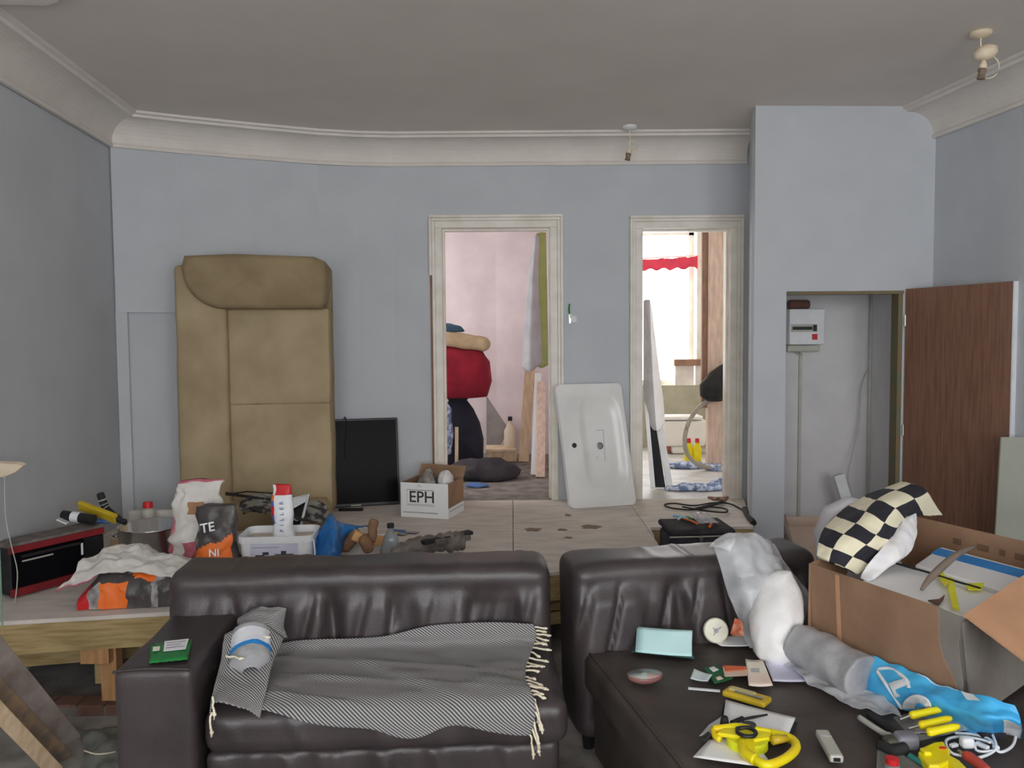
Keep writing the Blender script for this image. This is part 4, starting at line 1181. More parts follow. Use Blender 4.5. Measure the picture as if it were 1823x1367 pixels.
# boards and frames piled behind the tub
t = thing('framed_panel', (-1.1, 4.75, D), 'white edged dark panel tilted behind the white tub', 'panel')
q = [py_(514, 890, 4.75), py_(549, 881, 4.75), py_(536, 934, 4.62), py_(505, 936, 4.62)]
MB().slab(q, 0.02).build('dark_face', BLACKP, t)
MB().tube([q[0], q[1], q[2]], 0.008, 6).build('white_edge', WHITEP, t)
MB().slab([q[0] + V((.004, -.022, 0)), q[1] + V((-.004, -.022, 0)), q[1].lerp(q[2], .2) + V((-.002, -.022, 0)), q[0].lerp(q[3], .45) + V((.004, -.022, 0))], 0.002).build('white_face_patch', WHITEP, t)
t = thing('dark_rubbish_sack', (-1.0, 4.95, D), 'crumpled black and grey sheet heaped behind the white tub', 'sack')
top = [[py_(a, b, y) for a, b, y in r] for r in (
    [(425, 905, 4.6), (428, 895, 4.8), (430, 888, 4.95), (432, 915, 5.1)],
    [(470, 912, 4.6), (468, 888, 4.8), (466, 882, 4.95), (470, 910, 5.1)],
    [(520, 925, 4.6), (520, 900, 4.8), (524, 890, 4.95), (520, 905, 5.1)],
    [(560, 930, 4.6), (562, 905, 4.8), (570, 893, 4.95), (570, 905, 5.1)],
    [(580, 930, 4.7), (582, 908, 4.8), (583, 903, 4.95), (585, 910, 5.1)])]
a, b = surf(top, 40, 24, 0.03, 14, 4)
MB().grid(a).build('sheet', mat('black_and_grey_sheeting', (40, 39, 40), .6, (128, 128, 122), 9, lo=.5, hi=.56), t, smooth=True, solid=0.004)
for k, (p0_, p1_, lab) in enumerate((((402, 877), (505, 893), 'black rod with upper edge nearest the beige sofa'), ((402, 880), (470, 888), 'black rod lying lower across the rubbish behind the tub'))):
    tag(MB().tube([py_(*p0_, 4.85), py_(*p1_, 4.75 - .1 * k)], 0.006, 6).build('metal_rod', BLACKM), lab, 'rod')
tag(MB().tube([py_(402, 880, 4.86), py_(440, 875, 4.95), py_(470, 877, 5.0), py_(520, 880, 5.05)], 0.005, 6).build('metal_rod', BLACKM), 'bent black rod leaning on the front of the beige sofa', 'rod')
# blue plastic bag
t = thing('blue_bag', (-0.95, 4.3, D), 'peaked blue plastic bag on the deck behind the sofa', 'bag')
top = [[py_(a, b, y) for a, b, y in r] for r in (
    [(553, 992, 4.2), (560, 965, 4.22), (566, 946, 4.3), (572, 950, 4.45)],
    [(572, 992, 4.12), (574, 960, 4.18), (580, 928, 4.28), (584, 940, 4.45)],
    [(592, 992, 4.12), (592, 950, 4.16), (588, 915, 4.28), (594, 930, 4.45)],
    [(604, 990, 4.15), (601, 955, 4.18), (599, 928, 4.28), (606, 935, 4.45)],
    [(606, 985, 4.25), (606, 960, 4.26), (612, 936, 4.34), (640, 936, 4.5)],
    [(612, 975, 4.35), (615, 955, 4.36), (640, 938, 4.4), (660, 938, 4.52)])]
a, b = surf(top, 40, 30, 0.016, 18, 8)
MB().grid(a).build('polythene', BLUESACK, t, smooth=True, solid=0.003)
# wooden blocks, gloves, box lid, bottle
bxz = thing('tool_tray', (-0.78, 4.45, D), 'low white and brown open tray of wood offcuts behind the sofa', 'tray')
XY = frame((-0.98, 4.28, D), math.radians(6))
MB(XY).bx(0, .36, 0, .22, 0, .008).build('tray_base', CARD, bxz)
MB(XY).bx(0, .36, .22, .225, 0, .12).build('white_back', PAPER, bxz)
MB(XY).bx(0, .36, 0, .005, 0, .035).build('front_lip', PALEWOOD, bxz)
MB(XY).bx(0, .005, 0, .22, 0, .08).build('tray_side', BLACKM, bxz)
def block(px, py, y, sx, sy, sz, rx, rz, m, label, rnd=False):
    c = py_(px, py, y)
    X_ = Matrix.Translation(c) @ Matrix.Rotation(rz, 4, 'Z') @ Matrix.Rotation(rx, 4, 'Y')
    if rnd: mb = MB(X_).cushion((0, 0, 0), (sx, sy, sz), min(sx, sy, sz) * .42, (6, 6, 6), lambda p, n: n * 0.006 * ns(p, 30, rx))
    else: mb = MB(X_).bx(-sx / 2, sx / 2, -sy / 2, sy / 2, -sz / 2, sz / 2)
    return tag(mb.build('wood_block' if not rnd else 'work_glove', m, smooth=rnd, bevel=0 if rnd else .003), label, 'wood' if not rnd else 'glove')
block(638, 955, 4.36, .07, .07, .05, .5, .3, SANDY, 'sandy square wood block in the tray beside the blue bag')
block(624, 962, 4.40, .06, .10, .13, .6, .1, RUST, 'brown worn glove tilted left of the sandy wood block', True)
block(663, 945, 4.37, .05, .05, .13, .15, .2, RUST, 'upright brown glove finger right of the sandy wood block', True)
block(652, 967, 4.33, .06, .08, .10, -.4, .2, RUST, 'brown glove lying low between the wood block and bottle', True)
block(675, 962, 4.48, .06, .04, .05, .2, .2, SANDY, 'small pale wood block behind the clear bottle')
bt = thing('clear_bottle', (-.66, 4.41, D + .009), 'clear sloping bottle with a black cap standing in the offcut tray', 'bottle')
bq = V((-.66, 4.41, D + .009))
MB().lathe([(0.0, .002), (.06, 0), (.064, .006), (.063, .03), (.044, .10), (.038, .125), (.018, .152), (.016, .17), (.0, .171)], bq, 22, sy=.7).build('glass', BOTTLEG, bt, smooth=True)
MB().lathe([(0.0, .003), (.056, .003), (.056, .03), (.0, .031)], bq, 18, sy=.66).build('contents', PLAST_W, bt, smooth=True)
MB().lathe([(0.0, .172), (.019, .172), (.019, .195), (0, .196)], bq, 14).build('cap', BLACKM, bt)
for k, (a, b, m, lab) in enumerate((((694, 944), (744, 948), BLUEC, 'blue handled scraper lying on the deck near the bottle'), ((690, 947), (722, 951), YELD, 'yellow handled scraper lying beside the blue one'))):
    p0_, p1_ = pz(*a, D + .008), pz(*b, D + .008)
    tt = thing('scraper', tuple(p0_), lab, 'tool')
    MB().beam(p0_, p0_.lerp(p1_, .55), .03, .014).build('handle', m, tt, bevel=.004)
    MB().beam(p0_.lerp(p1_, .55), p1_, .045, .003).build('blade', DULLSTEEL, tt)
# duct wrapped bundle
t = thing('wrapped_bundle', tuple(pz(770, 980, D)), 'long grey tape-wrapped bundle lying on the deck behind the sofa', 'bundle')
R_ = [py_(a, b, y) for a, b, y in ((700, 985, 4.35), (740, 972, 4.38), (790, 965, 4.42), (822, 962, 4.46))]
P_ = curve(R_, 26)
mb = MB(); mb.tube(P_, [0.05 * (0.55 + .45 * min(1, i / 6)) * (1 + .14 * math.sin(i * 2.1)) for i in range(26)], 14)
mb.v = [p + V((ns(p, 20, 1), ns(p, 20, 4), ns(p, 20, 7))) * .014 for p in mb.v]
for p in mb.v: p.z = max(p.z, D + .002)
mb.build('wrap', WRAPG, t, smooth=True)
t2 = thing('black_crowbar', tuple(pz(800, 960, D)), 'dark flat metal bars lying on top of the wrapped bundle', 'tool')
MB().beam(py_(752, 966, 4.33), py_(838, 947, 4.50), .05, .018).build('bar', BLACKM, t2)
MB().beam(py_(775, 966, 4.34), py_(836, 956, 4.47), .03, .03).build('bar', WRAPG, t2, bevel=.004)
# floor stains as thin dried patches on the deck
for k, (px, py, a, b) in enumerate(((949, 943, .05, .025), (1052, 938, .06, .03), (1011, 917, .02, .02), (1001, 943, .03, .015), (1012, 957, .025, .012))):
    c = pz(px, py, D)
    pl_ = [(c.x + a * math.cos(2 * PI * i / 14) * (1 + .3 * math.sin(i * 2.3 + k)), c.y + b * 2 * math.sin(2 * PI * i / 14) * (1 + .25 * math.sin(i * 1.7))) for i in range(14)]
    o = MB().prism(pl_, D, D + .0012).build('stain', PLYSTAIN, deck)

# ------------------------------------------------------------------ void and left foreground
pls = []
for k, (a0, a1, y0, y1, wd_, m, lab) in enumerate((((-40, 1125), (128, 1326), 2.75, 3.36, .088, OLDWOOD, 'wide dusty old plank leaning at the lower left corner'), ((-40, 1228), (98, 1372), 2.6, 3.05, .05, PALEWOOD, 'narrow pale plank leaning below the wide dusty one'))):
    p0_, p1_ = py_(*a0, y0), py_(*a1, y1)
    d_ = (p1_ - p0_)
    p0_ = p0_ - d_ * .25
    if p1_.z > 0.03: p1_ = p0_ + (p1_ - p0_) * ((p0_.z - 0.03) / (p0_.z - p1_.z))
    tag(MB().beam(p0_, p1_, wd_, .03, (0.35, -0.75, 0.55)).build('plank', m, bevel=.003), lab, 'plank')
p0_, p1_ = py_(-20, 1205, 2.72), py_(118, 1352, 3.2)
p0_ = p0_ - (p1_ - p0_) * .25
if p1_.z > 0.03: p1_ = p0_ + (p1_ - p0_) * ((p0_.z - 0.03) / (p0_.z - p1_.z))
tag(MB().beam(p0_, p1_, .05, .02, (0.35, -0.75, 0.55)).build('plank', mat('rough_sawn_timber', (98, 90, 82), .9, (140, 116, 90), 12), bevel=.003), 'rough splintered strip between the two leaning planks', 'plank')
ps = [[pz(140, 1300, .012), pz(150, 1330, .02), pz(140, 1375, .015), pz(120, 1420, .01)], [pz(180, 1294, .02), pz(185, 1325, .05), pz(180, 1370, .03), pz(170, 1420, .02)], [pz(225, 1292, .02), pz(230, 1325, .03), pz(232, 1370, .04), pz(232, 1420, .02)]]
a, b = surf(ps, 30, 30, .018, 14, 3, nrm=(0, 0, 1))
for r in a:
    for p in r: p.z = max(.006, p.z)
tag(MB().grid(a).build('plastic_dust_sheet', mat('dusty_grey_sheeting', (104, 106, 102), .6, (86, 88, 84), 8, .2, 30), smooth=True, solid=.003), 'crumpled grey dust sheet on the floor beside the sofa arm', 'sheet')
tag(MB().tube(curve([pz(150, 1336, .05), pz(170, 1342, .06), pz(190, 1341, .06), pz(205, 1338, .05)], 10), .0025, 5).build('string', CORD), 'pale string on the dust sheet beside the sofa arm', 'string')
gl = thing('glass_sheet', tuple(py_(3, 1110, 3.40)), 'greenish glass sheet edge standing at the far left of the deck', 'glass')
gx = py_(5, 1100, 3.44).x
MB().bx(gx - .16, gx - .002, 3.435, 3.441, D + .001, D + .42).build('pane', GLASS, gl)
MB().bx(gx - .002, gx, 3.434, 3.442, D + .001, D + .42).build('green_edge', mat('green_glass_edge', (130, 168, 150), .3), gl)
wp = thing('hanging_fitting', tuple(py_(15, 837, 3.75)), 'cream flat fitting with a thin hanging cord at the left edge', 'fitting')
q = [py_(-62, 822, 3.76), py_(30, 826, 3.74), py_(40, 830, 3.74), py_(28, 840, 3.74), py_(8, 849, 3.76), py_(-62, 851, 3.76)]
MB().slab(q, .03).build('cream_plate', CREAM, wp)
MB().tube(curve([py_(8, 846, 3.74), py_(10, 920, 3.73), py_(20, 970, 3.72), py_(31, 1020, 3.70), py_(26, 1078, 3.68)], 20), .0024, 5).build('cord', GREYP, wp, smooth=True)

# ------------------------------------------------------------------ through the left doorway
lump('laundry_bag', (-0.50, 7.62, D), 0.23, .2, .66, NAVY, 'tall navy black bag standing in the left doorway room', 'bag', .02, 7, 3, 26, None, 3, 1.2)
R_ = [(V((-.55, 7.62, 1.10)), .2, .18), (V((-.55, 7.6, 1.12)), .32, .22), (V((-.55, 7.6, 1.25)), .36, .24), (V((-.56, 7.6, 1.42)), .345, .24), (V((-.58, 7.6, 1.53)), .30, .22), (V((-.6, 7.62, 1.565)), .2, .15)]
tag(MB().blob(R_, 30, .03, 6, 4, 3).build('red_duvet', REDCLOTH, smooth=True), 'dark red folded duvet stacked on the navy bag', 'bedding')
XQ = Matrix.Translation(V((-.56, 7.6, 1.635))) @ Matrix.Rotation(math.radians(9), 4, 'Y')
tag(MB(XQ).cushion((0, 0, 0), (.72, .42, .13), .06, (14, 8, 5), lambda p, n: n * .012 * ns(p, 7, 2)).build('beige_cushion', mat('beige_cushion_fabric', (168, 148, 118), .95, (150, 130, 102), 6), smooth=True), 'beige flat cushion on top of the red duvet', 'cushion')
lump('teal_jumper', (-.60, 7.58, 1.70), .17, .14, .075, TEAL, 'crumpled teal garment on the beige cushion', 'clothing', .022, 12, 6)
lump('checked_shirts', (-.62, 7.30, .62), .09, .08, .50, DENIM, 'blue and white clothes hanging left of the navy bag', 'clothing', .035, 11, 8)
tag(MB().beam(py_(813, 830, 7.3), py_(813, 760, 7.32), .03, .03, (0, 1, 0)).build('wooden_leg', PALEWOOD), 'slim wooden post beside the navy bag in the left doorway', 'post')
tag(MB().slab([py_(866, 809, 8.33), py_(866, 705, 8.44), py_(906, 765, 8.42), py_(886, 800, 8.36), py_(872, 810, 8.33)][::-1], .012).build('grey_board', mat('grey_offcut_board', (130, 126, 122), .85)), 'grey angled board offcut leaning behind the navy bag', 'board')
t = thing('timber_step', (-.1, 8.05, D), 'pale timber box step below the spray bottle', 'timber')
c0 = pz(868, 822, D); c1 = pz(920, 822, D)
MB().bx(c0.x, c1.x, c0.y, c0.y + .3, D, D + .10).build('step_front', PALEWOOD, t, bevel=.005)
MB().bx(c0.x - .02, c1.x, c0.y - .02, c0.y + .3, D + .10, D + .125).build('step_top', mat('pale_timber_top', (196, 176, 150), .7), t, bevel=.004)
t = thing('spray_bottle', (c0.x + .2, c0.y + .12, D + .125), 'dull cream plastic bottle with a dark cap in the left doorway', 'bottle')
bq = V((c0.x + .22, c0.y + .12, D + .125))
MB().lathe([(0, 0), (.055, 0), (.06, .01), (.06, .16), (.03, .22), (.018, .24), (.018, .26), (0, .26)], bq, 18).build('bottle_body', CREAM, t, smooth=True)
MB().lathe([(0, .26), (.022, .26), (.022, .30), (0, .30)], bq, 12).build('cap', BLACKP, t)
# long timbers on the right
for (b_, t_, y0, y1, wd_, m, lab) in (((932, 822), (945, 640), 7.6, 8.1, .10, PALEWOOD, 'widest pale plank leaning in the left doorway'), ((951, 846), (958, 665), 7.1, 7.6, .06, PAPER, 'white thin board leaning right of the pale plank'), ((962, 850), (964, 680), 7.0, 7.5, .08, PINKWOOD, 'pinkish board leaning closest to the left door jamb')):
    p0_, p1_ = pz(b_[0], b_[1], D), py_(t_[0], t_[1], y1)
    tag(MB().beam(p0_, p1_, wd_, .03, (0, -1, .2)).build('plank', m, bevel=.003), lab, 'plank')
ct = [[py_(a, b, y) for a, b, y in r] for r in (
    [(950, 424, 7.3), (942, 480, 7.22), (935, 560, 7.18), (929, 655, 7.15)],
    [(954, 418, 7.2), (949, 490, 7.12), (945, 570, 7.08), (942, 662, 7.05)],
    [(958, 420, 7.25), (955, 500, 7.16), (955, 580, 7.12), (954, 655, 7.1)],
    [(960, 426, 7.3), (958, 500, 7.25), (962, 580, 7.2), (965, 645, 7.2)])]
a, b = surf(ct, 24, 30, .012, 12, 5)
ct2 = [[py_(a_, b_, 7.45) for a_, b_ in r] for r in ([(955, 416), (954, 520), (955, 650)], [(962, 414), (960, 520), (964, 655)], [(972, 414), (974, 520), (976, 650)])]
a2, b2 = surf(ct2, 14, 24, .012, 9, 7)
tag(MB().grid(a2).build('green_wall_strip', OLIVE, smooth=True, solid=.01), 'olive green sheet standing in for a strip of wall behind the grey garment', 'clothing')  # added hung sheet in place of a strip of green-painted wall
tag(MB().grid(a).build('grey_coat', GREYCLOTH, smooth=True, solid=.006), 'long grey garment hanging inside the left doorway', 'clothing')
lump('black_clothes', pz(862, 850, D), .33, .22, .17, BLACKCLOTH, 'heap of black clothes on the floor of the left doorway', 'clothing', .05, 8, 4)
lump('blue_rag', pz(850, 866, D), .09, .05, .035, BLUEC, 'small blue rag in front of the black clothes heap', 'cloth', .015, 16, 4)
tag(MB().lathe([(0, 0), (.03, 0), (.035, .02), (.02, .035), (0, .036)], pz(914, 846, D), 12).build('white_scrap', PAPER), 'white crumpled scrap right of the black clothes heap', 'scrap')

# ------------------------------------------------------------------ through the right doorway: bathroom
val = [[py_(a, b, 8.84) for a, b in r] for r in ([(1130, 463), (1130, 480)], [(1146, 462), (1146, 483)], [(1158, 461), (1158, 478)], [(1170, 461), (1170, 482)], [(1182, 460), (1182, 477)], [(1194, 460), (1194, 481)], [(1206, 459), (1206, 476)], [(1218, 458), (1218, 480)], [(1230, 457), (1230, 474)], [(1242, 456), (1242, 479)])]
a, b = surf(val, 60, 5, .01, 20, 2)
tag(MB().grid(a).build('red_valance', mat('red_translucent_fabric', (190, 60, 80), .9), smooth=True, solid=.006), 'red scalloped valance hanging across the bathroom window', 'curtain')
tag(MB().tube([py_(1125, 461, 8.86), py_(1246, 455, 8.86)], .01, 8).build('curtain_rod', GLOSSW), 'thin white rod carrying the red valance', 'rod')
tw = thing('toilet_cistern', tuple(pz(1222, 812, D)), 'white low cistern with its lid ajar below the bathroom window', 'toilet')
ya = 8.35
p0_, p1_ = py_(1180, 802, ya), py_(1261, 755, ya)
MB().hexa([(p0_.x, ya, .53), (p1_.x - .03, ya, .53), (p1_.x - .03, ya + .2, .53), (p0_.x, ya + .2, .53), (p0_.x, ya - .02, .79), (p1_.x, ya - .02, .79), (p1_.x, ya + .2, .79), (p0_.x, ya + .2, .79)]).build('tank', WHITEC, tw, bevel=.015)
MB().bx(p0_.x - .02, p1_.x - .06, ya - .03, ya + .22, .80, .84).build('lid', WHITEC, tw, bevel=.012)
MB().tube(curve([(p1_.x, ya + .05, .60), (p1_.x + .06, ya + .02, .62), (p1_.x + .12, ya - .1, .66), (p1_.x + .2, ya - .2, .74)], 10), .012, 6).build('supply_hose', RED, tw, smooth=True)
MB().bx(p0_.x + .1, p1_.x - .1, ya + .02, ya + .15, D, .53).build('pedestal', WHITEC, tw, bevel=.02)
yl = []
for k, px in enumerate((1226, 1241)):
    c = pz(px, 822, D)
    lab = ('yellow bottle with red cap left of the pair in the bathroom', 'yellow bottle with red cap right of the pair, inside the hose loop')[k]
    t = thing('bleach_bottle', tuple(c), lab, 'bottle', None)
    MB().lathe([(0, 0), (.04, 0), (.043, .01), (.043, .12), (.03, .16), (.018, .185), (0, .186)], c, 16, sy=.7).build('bottle_body', YEL, t, smooth=True)
    MB().lathe([(0, .186), (.022, .186), (.018, .225), (0, .226)], c, 12).build('cap', RED, t)
hp = [py_(a, b, y) for a, b, y in ((1296, 708, 7.33), (1272, 711, 7.33), (1246, 724, 7.33), (1226, 752, 7.33), (1219, 785, 7.33), (1226, 812, 7.33), (1248, 829, 7.33), (1275, 834, 7.33), (1300, 832, 7.33))]
mb = MB().tube(curve(hp, 60), [.019 + .002 * (i % 2) for i in range(60)], 8)
tag(mb.build('waste_hose', mat('grey_corrugated_hose', (140, 134, 122), .6), smooth=True), 'grey corrugated hose curving in a wide loop in the bathroom', 'hose')
R_ = [(py_(a_, b_, 7.31), c_, d_) for a_, b_, c_, d_ in ((1272, 714, .06, .06), (1270, 704, .12, .10), (1274, 685, .14, .11), (1284, 664, .10, .09), (1292, 652, .05, .05), (1296, 646, .02, .02))]
tag(MB().blob(R_, 22, .02, 9, 3).build('black_sack', BLACKM, smooth=True), 'black plastic sack hanging on the bathroom post', 'bag')
t = thing('stud_post', (1.87, 7.4, D), 'bare pinkish timber stud with fittings inside the bathroom doorway', 'post')
pa, pb = py_(1262, 420, 7.4), py_(1288, 420, 7.4)
MB().bx(pa.x, pb.x, 7.4, 7.48, D, 2.95).build('stud', PINKWOOD, t)
MB().bx(pa.x - .05, pa.x - .002, 7.43, 7.47, 1.0, 2.95).build('lining_strip', BROWNWOOD, t)
for z in (2.45, 1.95, 1.6): MB().tube([(pb.x + .01, 7.40, z), (pb.x + .01, 7.40, z + .12)], .02, 8).build('pipe_clip', CREAM, t)
MB().tube(curve([(pb.x + .03, 7.42, 2.9), (pb.x + .035, 7.42, 2.2), (pb.x + .02, 7.42, 1.7), (pb.x + .04, 7.42, 1.3)], 16), .012, 6).build('copper_pipe', mat('old_copper', (150, 104, 72), .5), t, smooth=True)
# boards leaning at the left of the bathroom doorway
for (q, m, nm, lab) in (
    ([(1158, 880, 6.45), (1166, 880, 6.45), (1151, 700, 6.9), (1146, 700, 6.9)], WHITEP, 'white_board', 'thin white board leaning left of the black board in the bathroom'),
    ([(1166, 882, 6.5), (1184, 882, 6.5), (1163, 735, 6.85), (1148, 735, 6.85)], BLACKP, 'dark_board', 'black board leaning at the bathroom doorway'),
    ([(1186, 882, 6.55), (1197, 882, 6.55), (1176, 740, 6.9), (1164, 740, 6.9)], WHITEP, 'white_board', 'white board with grey edge leaning right of the black board')):
    pts = [py_(a_, b_, y_) for a_, b_, y_ in q]
    for p in pts[:2]: p.z = D + .002
    tag(MB().slab(pts, .02).build(nm, m), lab, 'board')
ct = [[py_(a, b, y) for a, b, y in r] for r in (
    [(1146, 536, 6.9), (1146, 640, 6.88), (1146, 700, 6.86), (1150, 752, 6.85)],
    [(1152, 533, 6.85), (1154, 640, 6.8), (1156, 710, 6.78), (1160, 768, 6.76)],
    [(1158, 536, 6.85), (1163, 640, 6.8), (1168, 710, 6.78), (1172, 768, 6.76)],
    [(1161, 560, 6.9), (1172, 650, 6.88), (1180, 710, 6.86), (1183, 752, 6.85)])]
a, b = surf(ct, 24, 36, .008, 10, 5)
tag(MB().grid(a, mi=lambda u, v: 1 if u > .55 else 0).build('dust_sheet', [GREYCLOTH, PLAST_W], smooth=True, solid=.008), 'grey and white dust sheet draped on the boards in the bathroom', 'sheet')
for k, (px, py, rx, ry, lab) in enumerate(((1240, 872, .24, .07, 'blue checked towel nearest the bathroom threshold'), (1225, 832, .20, .10, 'blue checked towel below the white cistern'), (1275, 835, .12, .10, 'blue towel end under the grey hose loop'), (1283, 865, .10, .06, 'blue towel bundle at the right of the threshold'))):
    lump('towel', pz(px, py, D), rx, ry, .055, DENIM, lab, 'towel', .03, 12, k)
tag(MB().lathe([(0, 0), (.05, 0), (.06, .03), (.05, .07), (0, .075)], pz(1193, 805, D), 14).build('soap_tub', mat('brown_tub', (150, 100, 70), .6)), 'small brown tub under the white cistern', 'tub')
# cable on the deck in front of the bathroom
t = thing('black_cable', tuple(pz(1250, 900, D)), 'loose loops of black cable on the deck by the bathroom door', 'cable')
lp = [pz(a, b, D + .008 + .006 * (i % 3)) for i, (a, b) in enumerate(((1330, 912), (1300, 897), (1270, 895), (1235, 900), (1200, 896), (1183, 899), (1200, 905), (1240, 907), (1275, 898), (1290, 894)))]
MB().tube(curve(lp, 60), .006, 6).build('cable_loop', BLACKM, t, smooth=True)
lp = [pz(a, b, D + .016) for a, b in ((1215, 902), (1255, 909), (1290, 912), (1292, 906), (1260, 902), (1235, 906), (1265, 898), (1286, 892))]
MB().tube(curve(lp, 50), .006, 6).build('cable_loop', BLACKM, t, smooth=True)
for k, (a, b) in enumerate((((1262, 885), (1292, 890)), ((1270, 889), (1296, 885)))):
    tag(MB().beam(pz(*a, D + .008), pz(*b, D + .008), .03, .014).build('wood_strip', BROWNWOOD), ('brown wood strip at the bathroom threshold, nearer the room', 'brown wood strip crossing behind the first at the threshold')[k], 'wood')
# dark line where the cupboard side meets the deck, drawn as a tube
tag(MB().tube(curve([pz(1325, 906, D + .02), pz(1330, 915, D + .02), pz(1337, 925, D + .015), pz(1342, 931, D + .01)], 10), [.02] * 10, 6).build('dark_foot_line', BLACKM), 'dark line where the cupboard side meets the deck', 'roll')

# cooler bag
cbg = thing('cooler_bag', (1.03, 4.66, 0), 'black fabric cooler bag with toothbrushes lying on top', 'bag')
XK = frame((0.86, 4.50, 0), math.radians(4))
MB(XK).cushion((.19, .15, .275), (.355, .30, .54), .035, (8, 8, 8), lambda p, n: n * .005 * ns(p, 8, 3)).build('body', BLACKCLOTH, cbg, smooth=True)
MB(XK).cushion((.19, .15, .565), (.365, .31, .035), .017, (8, 8, 2)).build('lid', BLACKCLOTH, cbg, smooth=True)
MB(XK).bx(.165, .185, -.008, .002, .47, .55).build('zip_pull', DULLSTEEL, cbg)
MB(XK).tube([(.0, -.004, .545), (.19, -.006, .545), (.375, -.004, .545)], .004, 5).build('zip', GREYP, cbg)
ct = 0.588
def stick(a, b, r_, m, name, lab, cat='stick', z=ct, parts=None):
    p0_, p1_ = pz(*a, z + r_), pz(*b, z + r_)
    o = MB().tube(curve([p0_, p0_.lerp(p1_, .5) + V((0, 0, .004)), p1_], 8), r_, 6).build(name, m, smooth=True)
    return tag(o, lab, cat)
stick((1216, 923), (1243, 933), .006, ORANGE, 'toothbrush', 'orange handled toothbrush on the cooler bag', 'toothbrush')
stick((1199, 918), (1225, 924), .008, mat('aqua_plastic', (120, 180, 200), .4), 'toothpaste_tube', 'pale aqua tube at the left on the cooler bag', 'tube')
stick((1222, 921), (1232, 925), .009, GREEN, 'lip_balm', 'short green tube beside the orange toothbrush', 'tube')
stick((1263, 938), (1270, 929), .008, ORANGE, 'orange_razor', 'orange razor at the right on the cooler bag', 'razor')
stick((1207, 925), (1216, 921), .005, WHITEP, 'white_stick', 'short white stick left on the cooler bag', 'stick')
R_ = [[pz(1228, 914, ct + .02), pz(1240, 912, ct + .05), pz(1255, 914, ct + .03)], [pz(1236, 924, ct + .015), pz(1252, 922, ct + .04), pz(1270, 922, ct + .02)], [pz(1246, 932, ct + .01), pz(1262, 931, ct + .025), pz(1280, 930, ct + .01)]]
a, b = surf(R_, 16, 16, .012, 24, 3, nrm=(0, 0, 1))
tag(MB().grid(a).build('plastic_packet', CLEAR, smooth=True, solid=.002), 'crumpled clear packet among the toothbrushes', 'packet')

# ------------------------------------------------------------------ cupboard contents
cu = thing('consumer_unit', (1.98, 5.95, 1.45), 'white electric consumer unit with red switch inside the cupboard', 'fuse box')
yb = 6.0
a0, a1 = py_(1396, 551, yb), py_(1457, 613, yb)
MB().bx(a0.x, a1.x, yb - .12, yb - .001, a1.z, a0.z).build('casing', WHITEP, cu, bevel=.008)
MB().bx(a0.x + .01, a1.x - .055, yb - .124, yb - .12, a1.z + .09, a1.z + .145).build('breaker_window', GREYP, cu)
MB().bx(a0.x + .02, a1.x - .09, yb - .127, yb - .122, a1.z + .105, a1.z + .128).build('breaker_row', BLACKP, cu)
MB().bx(a1.x - .085, a1.x - .06, yb - .13, yb - .12, a1.z + .095, a1.z + .14).build('switch', BLACKP, cu)
MB().bx(a1.x - .09, a1.x - .055, yb - .13, yb - .12, a1.z + .035, a1.z + .075).build('main_switch', RED, cu)
MB().bx(a0.x, a1.x - .02, yb - .09, yb - .002, a1.z - .05, a1.z - .004).build('cable_gland', GREYP, cu, bevel=.008)
for dx in (.06, .09): MB().tube(curve([(a0.x + dx, yb - .05, a1.z - .03), (a0.x + dx + .02, yb - .04, a1.z - .06), (a0.x + .125, yb - .02, a1.z - .08)], 8), .005, 5).build('cable', GREYP, cu)
tag(MB().bx(a0.x + .01, a0.x + .16, yb - .1, yb - .01, a0.z + .001, a0.z + .065).build('brown_junction', mat('brown_plastic', (92, 62, 56), .6), bevel=.02), 'brown junction box on top of the consumer unit', 'box')
q = py_(1424, 640, yb)
tag(MB().bx(q.x - .01, q.x + .01, yb - .02, yb - .001, .02, a1.z - .05).build('cable_trunking', GREYP), 'slim grey trunking below the consumer unit', 'trunking')
for k, (px, wd_, lab) in enumerate(((1548, .012, 'grey pipe in the corner of the cupboard, left one'), (1556, .016, 'white pipe in the corner of the cupboard, right one'))):
    q = py_(px, 700, yb - .03)
    tag(MB().tube([(q.x, yb - .03, 0.01), (q.x, yb - .03, 2.19)], wd_, 8).build('pipe', (GREYP, WHITEP)[k], smooth=True), lab, 'pipe')
tag(MB().tube(curve([py_(1546, 655, 5.97), py_(1533, 690, 5.95), py_(1528, 760, 5.93), py_(1515, 815, 5.9), py_(1509, 850, 5.85), py_(1520, 890, 5.8)], 30), .004, 5).build('loose_wire', GREYP, smooth=True), 'thin grey wire dangling in the cupboard', 'wire')
q0, q1 = py_(1492, 845, 5.75), py_(1528, 960, 5.7)
t = thing('white_pipe_offcut', tuple(q1), 'white square downpipe offcut leaning in the cupboard', 'pipe')
MB().beam(q1 + (q1 - q0) * .8, q0, .075, .05, (0, -1, 0)).build('pipe_wall', WHITEP, t, bevel=.008)
MB().beam(q0, q0 + (q0 - q1) * .004, .06, .036, (0, -1, 0)).build('open_end', PRINTL, t)
